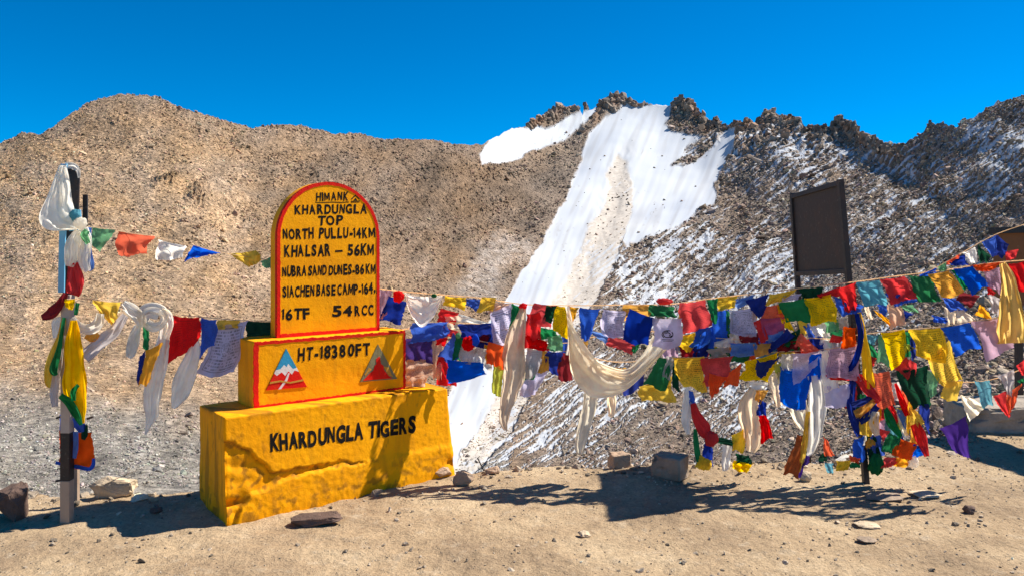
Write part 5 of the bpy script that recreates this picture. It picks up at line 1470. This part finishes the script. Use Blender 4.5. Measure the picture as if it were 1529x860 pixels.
ORD = ['first', 'second', 'third', 'fourth', 'fifth', 'sixth', 'seventh', 'eighth', 'ninth', 'tenth', 'eleventh', 'twelfth']
GROUPS = {'UL': 'flags on the upper left cord', 'LL': 'flags on the lower left cord', 'T': 'flags on the long top rope', 'M': 'flags on the middle ropes', 'L': 'flags on the lowest rope',
          'S': 'flags on the steep rope', 'R': 'flags on the right middle rope', 'Q': 'flags on the low right rope', 'G': 'flags bundled near the ground'}
count = {}
for e in ENTRIES: count.setdefault((e[0], e[1]), []).append(sum(p[0] for p in e[5]) / len(e[5]))
for v in count.values(): v.sort()
for i, (rp, col, adj, pr, lay, q, k) in enumerate(ENTRIES):
    cx = sum(p[0] for p in q) / len(q)
    lst = count[(rp, col)]
    pos = lst.index(cx)
    if len(lst) == 1: which = 'the only %s one' % col
    elif pos == 0: which = 'leftmost of its %s ones' % col
    elif pos == len(lst) - 1: which = 'rightmost of its %s ones' % col
    else: which = '%s %s one from the left' % (ORD[pos], col)
    a = (adj + ' ') if adj else ''
    if pr and 'print' not in adj and 'pattern' not in adj: a = a + 'printed '
    label = '%s%s prayer flag on %s, %s' % (a, col, ROPES[rp], which)
    if rp == 'G': label = label.replace('prayer flag on', 'prayer flag in')
    if len(label.split()) > 16: label = label.replace('printed ', '', 1)
    if len(label.split()) > 16 and adj: label = label.replace(adj + ' ', '', 1)
    Y = Yr(cx) - 0.028 * lay + random.uniform(-.006, .006)
    if rp in 'TMLRG':
        g_ = 1.05 if rp == 'T' else 1.13
        mid_ = np.mean(np.array(q, float), 0); top_y = min(p[1] for p in q)
        q = [(mid_[0] + (p[0] - mid_[0]) * g_, top_y + (p[1] - top_y) * g_) for p in q]
    o = flag_mesh('prayer_flag', q, Y, cloth_mat(col, 1 if pr else (2 if random.random() < .6 and not k.get('emblem') else 0)), k.get('wr', 1.0), None, i * 7 + 3, k.get('tilt'))
    tag(o, label, 'prayer flag', GROUPS[rp])
    if k.get('emblem'):
        # round stamp with two strokes of text under it
        em_v = []; em_f = []
        def stroke(pts, wdt):
            b0 = len(em_v)
            for j, p in enumerate(pts):
                d = np.array(pts[min(j + 1, len(pts) - 1)]) - np.array(pts[max(j - 1, 0)]); d = d / (np.linalg.norm(d) + 1e-9)
                nn = np.array((-d[1], d[0])) * wdt / 2
                for sg in (1, -1):
                    em_v.append(unp(p[0] + sg * nn[0], p[1] + sg * nn[1], Y - 0.034))
            for j in range(len(pts) - 1):
                a0 = b0 + 2 * j; em_f.append((a0, a0 + 1, a0 + 3, a0 + 2))
        for r_, a0, a1 in ((8, 130, 300), (6, 20, 280), (3.6, 200, 420), (7.4, -40, 60)):
            stroke([(997 + r_ * 1.05 * math.cos(math.radians(t)), 499 + r_ * .75 * math.sin(math.radians(t))) for t in np.linspace(a0, a1, 18)], 1.3)
        stroke([(988, 506.5), (1006, 507)], .9); stroke([(990, 508.6), (1004, 509)], .7)
        em = mesh_from('stamp', em_v, em_f, M_blk, None)
        em.parent = o

# ------------------------------------------------------------------ scarves, knots and drapes
def sc(path, col, label, lay=1.0, folds=2.5, seed=0, group=None, Yoff=None):
    o = scarf_mesh('scarf', path, (lambda x: Yr(x) - .028 * lay) if Yoff is None else (lambda x: Yoff), cloth_mat(col), folds, seed)
    return tag(o, label, 'scarf', group)
def kn(cx, cy, rx, ry, col, label, lay=1.0, seed=0, Y=None):
    o = lump_mesh('knotted_cloth', cx, cy, rx, ry, Y if Y else Yr(cx) - .028 * lay, cloth_mat(col), seed)
    return tag(o, label, 'knot')
def drape(upper, lower, Y, col, label, seed=0, folds=4, parent=None, bulge=.08, name='draped_cloth'):
    n = 48; m_ = 26
    U = catmull([(x, y, 0) for x, y in upper], n)[:, :2]; Lw = catmull([(x, y, 0) for x, y in lower], n)[:, :2]
    s, t = np.meshgrid(np.linspace(0, 1, n), np.linspace(0, 1, m_))
    p = U[None] * (1 - t[..., None]) + Lw[None] * t[..., None]
    dY = -bulge * np.sin(s * 3.14) * np.sin(t * 2.2)
    dY = dY + 0.011 * np.cos(6.28 * (folds * t + .6 * np.sin(s * 3.14) + .25 * fbm(s * 3, t * 2, seed, 2))) * np.sin(s * 3.14) ** .4
    dY = dY + 0.02 * fbm(s * 5 + seed, t * 4, 40 + seed, 3)
    P = unpA(p[..., 0], p[..., 1], Y + dY)
    o = grid_mesh(name, P, cloth_mat(col), parent, True, uv=True)
    if parent is None: tag(o, label, 'cloth')
    return o
# big white cloth
Yd = Yr(920) - .045
big = empty('draped_cloth', unp(920, 560, Yd), 'large white cloth draped in a deep swag over the ropes right of the snow gully', 'cloth')
drape([(846, 457), (858, 495), (884, 532), (930, 551), (958, 530), (975, 500)], [(849, 458), (853, 540), (890, 560), (935, 566), (965, 548), (992, 518)], Yd + .03, 'cream', '', 3, 2.2, big, .05, 'inner_fold')
drape([(846, 470), (872, 512), (900, 548), (925, 562), (945, 562), (990, 522)], [(850, 500), (852, 552), (872, 585), (896, 594), (938, 580), (997, 520)], Yd - .02, 'cream', '', 5, 2.6, big, .09, 'swag')
t1 = scarf_mesh('tail', [(882, 588, 20), (878, 615, 20), (871, 642, 19), (866, 662, 17), (865, 676, 9)], Yd - .03, cloth_mat('cream'), 2.2, 5, big)
t2 = scarf_mesh('tail', [(912, 586, 13), (913, 602, 13), (913, 616, 11), (910, 622, 6)], Yd + .05, cloth_mat('beige'), 1.6, 6, big)
dr = drape([(604, 437), (618, 441), (632, 443), (646, 442), (661, 441)], [(604, 438), (612, 466), (629, 488), (648, 472), (661, 442)], Yr(630) - .03, 'white', 'white cloth looped in a small swag on the top rope beside the headstone', 8, 2.5, None, .06)
kn(595, 443, 8, 9, 'red', 'red knotted flag between faded flags beside the headstone', .8, 1)
kn(648, 441.5, 4, 3, 'green', 'tiny green knot on top of the small white swag', 1.4, 2)
kn(699, 513, 9, 11, 'red', 'red knotted flag left of the bright blue knot below the top rope', 1.6, 3)
kn(710, 508, 5.5, 9, 'blue', 'bright blue knotted flag touching a red knot', 1.9, 4)
kn(684, 501, 4, 4, 'pale green', 'small light green knot above the blue and green flags', 1.7, 5)
kn(781, 457.5, 6, 5, 'red', 'small red knot at the head of the long cream scarf', 1.6, 6)
kn(992, 450, 12, 5, 'red', 'red bundled flag sitting on top of the long rope', .5, 7)
kn(1062, 655, 10, 11, 'red', 'red knotted bundle low down beside the dark blue flag', .9, 8)
kn(1308, 692, 11, 17, 'green', 'green and rounded bundle at the foot of the signboard leg', .0, 9)
kn(1300, 662, 8, 9, 'mustard', 'yellow bundle above the green one on the signboard leg', .0, 10)
kn(1364, 690, 8, 9, 'white', 'dirty white bundle on the ground right of the orange flag', .1, 11)
sc([(781, 460, 9), (772, 495, 24), (768, 530, 33), (768, 560, 32), (763, 580, 25), (756, 605, 20), (752, 628, 13), (755, 642, 5)], 'beige', 'long cream scarf hanging from the top rope before the snow gully', 2.2, 2.6, 11)
sc([(847, 457, 6), (851, 480, 8), (853, 505, 10), (849, 530, 8)], 'white', 'narrow white scarf beside the left end of the big drape', 2.0, 1.4, 12)
sc([(1028, 577, 8), (1027, 600, 15), (1024, 625, 16), (1028, 648, 6)], 'white', 'thin white scarf hanging at the left of the low red scarf', .2, 1.8, 13)
sc([(1035, 602, 8), (1041, 622, 17), (1050, 640, 20), (1056, 652, 12)], 'red', 'crumpled red scarf hanging down to the low knot', .6, 2.2, 14)
sc([(1038, 640, 5), (1040, 665, 9), (1044, 690, 8)], 'green', 'narrow green scarf reaching the ground beside the yellow bundle', .4, 1.4, 15)
sc([(1070, 656, 8), (1084, 659, 9), (1099, 662, 9)], 'dark green', 'dark green strip stretched sideways between two low bundles', .5, 1.5, 16)
sc([(1127, 581, 16), (1118, 608, 34), (1122, 636, 31), (1124, 660, 26), (1120, 674, 14)], 'beige', 'beige scarf hanging between the red flag and the ground', .6, 2.6, 17)
sc([(1188, 598, 34), (1196, 622, 26), (1203, 645, 10), (1205, 655, 4)], 'cream', 'wide cream scarf under the large blue flag', .9, 2.2, 18)
sc([(1216, 560, 22), (1221, 600, 25), (1218, 640, 21), (1212, 668, 14), (1206, 680, 5)], 'white', 'long white scarf hanging beside the wide cream scarf', 1.1, 2.4, 19)
sc([(1207, 614, 7), (1203, 650, 9), (1197, 685, 9), (1192, 704, 6)], 'yellow', 'narrow yellow strip between the brown flag and white scarf', 1.2, 1.4, 20)
sc([(1198, 692, 6), (1196, 704, 5), (1193, 713, 4)], 'purple', 'small purple tail nearly touching the ground by the brown flag', .9, 1.2, 21)
sc([(1280, 468, 8), (1285, 495, 9), (1282, 525, 9), (1273, 545, 9), (1265, 557, 8)], 'dark blue', 'dark blue strap curling down the signboard leg over the pink flag', 2.6, 1.4, 22)
sc([(1283, 466, 6), (1289, 500, 10), (1294, 540, 15), (1299, 580, 17)], 'yellow', 'long bright yellow scarf hanging down along the signboard leg', 2.2, 1.8, 23)
sc([(1280, 562, 12), (1294, 578, 15), (1306, 592, 15), (1313, 600, 8)], 'red', 'red striped band slung across the signboard leg', 2.4, 1.6, 24)
sc([(1274, 565, 10), (1270, 600, 14), (1276, 630, 13), (1284, 650, 10)], 'dark blue', 'dark blue wrap behind the yellow bands of the signboard leg', 1.0, 1.6, 25)
sc([(1306, 596, 12), (1290, 612, 15), (1276, 618, 12)], 'mustard', 'yellow band wound around the signboard leg', 2.0, 1.6, 26)
sc([(1272, 604, 9), (1288, 600, 10), (1302, 592, 8)], 'dark blue', 'dark blue band wound above the yellow band on the leg', 2.3, 1.4, 27)
sc([(1310, 606, 9), (1298, 620, 11), (1284, 630, 9)], 'dark blue', 'dark blue band wound below the yellow band on the leg', 2.2, 1.4, 28)
sc([(1302, 608, 20), (1297, 630, 26), (1292, 650, 18)], 'yellow', 'yellow cloth tied over the lower windings of the signboard leg', 1.6, 2.2, 29)
sc([(1306, 614, 14), (1305, 632, 16), (1310, 650, 8)], 'white', 'white cloth end hanging over the yellow tie on the leg', 2.3, 2.0, 30)
sc([(1301, 650, 16), (1306, 680, 20), (1310, 706, 16)], 'dark green', 'dark green cloth hanging at the foot of the signboard leg', .3, 2.2, 31)
sc([(1314, 600, 6), (1312, 620, 7), (1308, 640, 5)], 'mustard', 'thin yellow streamer right of the signboard leg', 1.2, 1.2, 32)
sc([(1321, 606, 5), (1331, 630, 14), (1345, 652, 6)], 'green', 'slanting bright green scarf right of the signboard leg', .9, 1.6, 33)
sc([(1341, 616, 5), (1348, 636, 9), (1353, 654, 7)], 'white', 'narrow white scarf between light blue and green cloth', .5, 1.3, 34)
sc([(1337, 572, 4), (1346, 596, 10), (1355, 620, 9)], 'red', 'narrow red scarf hanging beside the dark green flag', .6, 1.4, 35)
sc([(1366, 632, 14), (1376, 655, 17), (1384, 681, 8)], 'red', 'pinkish red ribbons hanging under the yellow triangular flag', .6, 2.4, 36)
sc([(1330, 605, 5), (1338, 625, 7), (1332, 640, 6)], 'red', 'thin red streamer beside the slanting green scarf', .2, 1.2, 37)
sc([(1360, 600, 7), (1356, 625, 8), (1354, 650, 6)], 'yellow', 'thin yellow streamer left of the red ribbons', .3, 1.2, 38)
sc([(1497, 393, 9), (1506, 420, 22), (1510, 455, 33), (1511, 490, 44), (1512, 512, 46)], 'gold', 'wide pale gold scarf hanging from the top rope at the right edge', 3.2, 3.0, 39)
# a white sheet lying on the ground behind the bundles
gs = [gpx(1205, 688), gpx(1282, 690), gpx(1300, 682), gpx(1225, 681)]
Sx, Tx = np.meshgrid(np.linspace(0, 1, 24), np.linspace(0, 1, 12))
G4 = [np.array(g) for g in gs]
Pg = (G4[0] * (1 - Sx[..., None]) + G4[1] * Sx[..., None]) * (1 - Tx[..., None]) + (G4[3] * (1 - Sx[..., None]) + G4[2] * Sx[..., None]) * Tx[..., None]
Pg[..., 2] = ground_h(Pg[..., 0], Pg[..., 1]) + .03 + .02 * np.abs(fbm(Sx * 6, Tx * 3, 77, 3)) * 2
tag(grid_mesh('fallen_sheet', Pg, cloth_mat('white'), None, True, uv=True), 'white cloth lying on the ground behind the signboard leg', 'cloth')

# -- left post wrappings
YL = YP
tag(drape([(99, 247), (104, 270), (108, 300), (114, 322), (119, 338)], [(88, 247), (72, 290), (58, 326), (74, 344), (116, 343)], YL - .07, 'white', '', 41, 3.2, None, .05, 'scarf'), 'big frayed white scarf billowing left from the post top', 'scarf')
sc([(97, 247, 9), (108, 248, 10), (116, 254, 7), (118, 266, 4)], 'white', 'thin white scarf looped over the top of the left post', 0, 1.5, 42, Yoff=YL - .02)
kn(112, 322, 8, 9, 'teal', 'pale blue knot around the left post', 0, 43, YL - .08)
kn(120, 334, 10, 9, 'white', 'white knot below the pale blue knot on the left post', 0, 44, YL - .1)
sc([(118, 345, 12), (109, 365, 22), (106, 385, 22), (103, 398, 12)], 'white', 'short white scarf hanging left of the post knot', 0, 2.2, 45, Yoff=YL - .09)
sc([(124, 340, 14), (126, 365, 22), (125, 390, 20), (131, 405, 10)], 'white', 'white scarf hanging right of the post knot', 0, 2.4, 46, Yoff=YL - .07)
sc([(134, 340, 6), (132, 370, 9), (136, 396, 10), (132, 404, 5)], 'light blue', 'narrow pale blue scarf beside the green flag on the post', 0, 1.5, 47, Yoff=YL - .05)
sc([(130, 344, 10), (126, 352, 12), (132, 364, 7)], 'pale green', 'green cloth end tucked into the post knot', 0, 1.4, 48, Yoff=YL - .1)
sc([(109, 393, 14), (112, 412, 23), (111, 430, 27), (108, 440, 22)], 'red', 'red cloth wrapped below the white scarves on the post', 0, 2.2, 49, Yoff=YL - .08)
sc([(98, 438, 8), (88, 456, 14), (76, 468, 17), (62, 474, 8)], 'dark red', 'red cloth blown out to the left of the post', 0, 1.8, 50, Yoff=YL - .04)
sc([(108, 474, 8), (120, 488, 14), (134, 491, 16), (147, 482, 16), (150, 468, 12)], 'white', 'white scarf tied in a loop right of the post', 0, 2.0, 51, Yoff=YL - .06)
sc([(187, 470, 10), (170, 495, 18), (148, 512, 19), (126, 534, 20)], 'grey', 'grayish white scarf stretched from the post to the cord', 0, 2.0, 52, Yoff=YL - .02)
sc([(128, 500, 10), (138, 505, 12), (147, 498, 8)], 'mustard', 'small yellow cloth under the white loop at the post', 0, 1.4, 53, Yoff=YL - .03)
sc([(110, 478, 10), (110, 510, 24), (112, 545, 32), (113, 580, 36), (117, 605, 24), (124, 632, 5)], 'yellow', 'long yellow scarf with green hem hanging down the left post', 0, 2.6, 54, Yoff=YL - .1)
sc([(90, 590, 10), (103, 601, 13), (114, 618, 12), (121, 634, 5)], 'green', 'green hem cloth crossing the bottom of the yellow scarf', 0, 1.6, 55, Yoff=YL - .13)
sc([(117, 574, 5), (110, 584, 9), (110, 598, 7)], 'green', 'small green patch on the long yellow scarf', 0, 1.2, 56, Yoff=YL - .155)
sc([(95, 474, 6), (91, 505, 14), (82, 545, 26), (74, 570, 16), (78, 577, 6)], 'yellow', 'yellow scarf blown left of the post', 0, 2.0, 57, Yoff=YL - .03)
sc([(96, 474, 5), (88, 520, 8), (80, 550, 13), (84, 560, 6)], 'green', 'green strip lying over the left yellow scarf', 0, 1.4, 58, Yoff=YL - .075)
sc([(94, 500, 8), (86, 550, 11), (81, 585, 13), (82, 607, 9)], 'grey', 'limp grayish scarf hanging left of the post', 0, 1.6, 59, Yoff=YL - .05)
sc([(92, 474, 8), (84, 484, 14), (85, 504, 13)], 'white', 'small white cloth tuft left of the post below the red cloth', 0, 1.5, 60, Yoff=YL - .02)
sc([(116, 452, 6), (113, 470, 6)], 'green', 'short green strip beside the yellow knot on the post', 0, 1.0, 61, Yoff=YL - .09)
Yo = YP + .05
og = empty('towel', unp(112, 670, Yo), 'orange towel with blue hem hanging on the lower left post', 'towel')
flag_mesh('orange_body', [(89, 642), (137, 645), (139, 702), (86, 693)], Yo, cloth_mat('orange'), 1.2, None, 901, .1, og)
scarf_mesh('blue_hem', [(83, 690, 5), (98, 694, 5), (118, 697, 6), (133, 700, 6), (139, 694, 6), (140, 684, 4)], Yo - .02, cloth_mat('blue'), 1.0, 902, og)
sc([(93, 618, 8), (94, 634, 10), (92, 652, 6)], 'blue', 'blue cloth strip left of the lower post above the orange towel', 0, 1.4, 63, Yoff=YP + .04)
sc([(112, 622, 10), (119, 634, 17), (122, 645, 8)], 'blue', 'bright blue cloth bunched right of the lower post', 0, 2.0, 64, Yoff=YP - .01)
sc([(113, 644, 7), (113, 664, 8), (111, 684, 6)], 'light blue', 'pale folded cloth between the post and the orange towel', 0, 1.4, 65, Yoff=YP - .0)
sc([(127, 634, 8), (126, 648, 11), (124, 656, 6)], 'dark green', 'dark green cloth end above the orange towel', 0, 1.4, 66, Yoff=YP + .0)
# -- lower left cord scarves
sc([(184, 452, 10), (196, 462, 18), (208, 474, 18), (212, 488, 14)], 'white', 'white bunched scarf on the cord next to the ribbed yellow flag', 1.6, 2.2, 67)
sc([(206, 486, 10), (199, 508, 18), (195, 526, 16), (192, 534, 8)], 'white', 'short white scarf hanging left of the mustard flag', 1.0, 2.0, 68)
sc([(210, 480, 10), (213, 464, 14), (228, 458, 15), (245, 466, 14), (243, 482, 13), (229, 488, 15), (217, 480, 13), (222, 470, 12), (236, 473, 10)], 'white', 'thick white scarf knot on the low cord between post and milestone', 1.9, 2.0, 69)
sc([(238, 464, 12), (249, 470, 14), (253, 485, 12), (246, 505, 11)], 'white', 'white loop of scarf right of the thick knot', 2.1, 1.8, 70)
sc([(246, 482, 14), (243, 515, 20), (236, 550, 24), (227, 590, 25), (226, 618, 20), (221, 636, 8), (217, 649, 3)], 'white', 'longest white scarf hanging from the low cord left of the milestone', 1.0, 2.2, 71)
sc([(292, 500, 8), (289, 525, 20), (279, 553, 30), (270, 582, 28), (264, 598, 18), (258, 609, 5)], 'white', 'thick white scarf hanging between the red and lilac flags', .3, 2.2, 72)
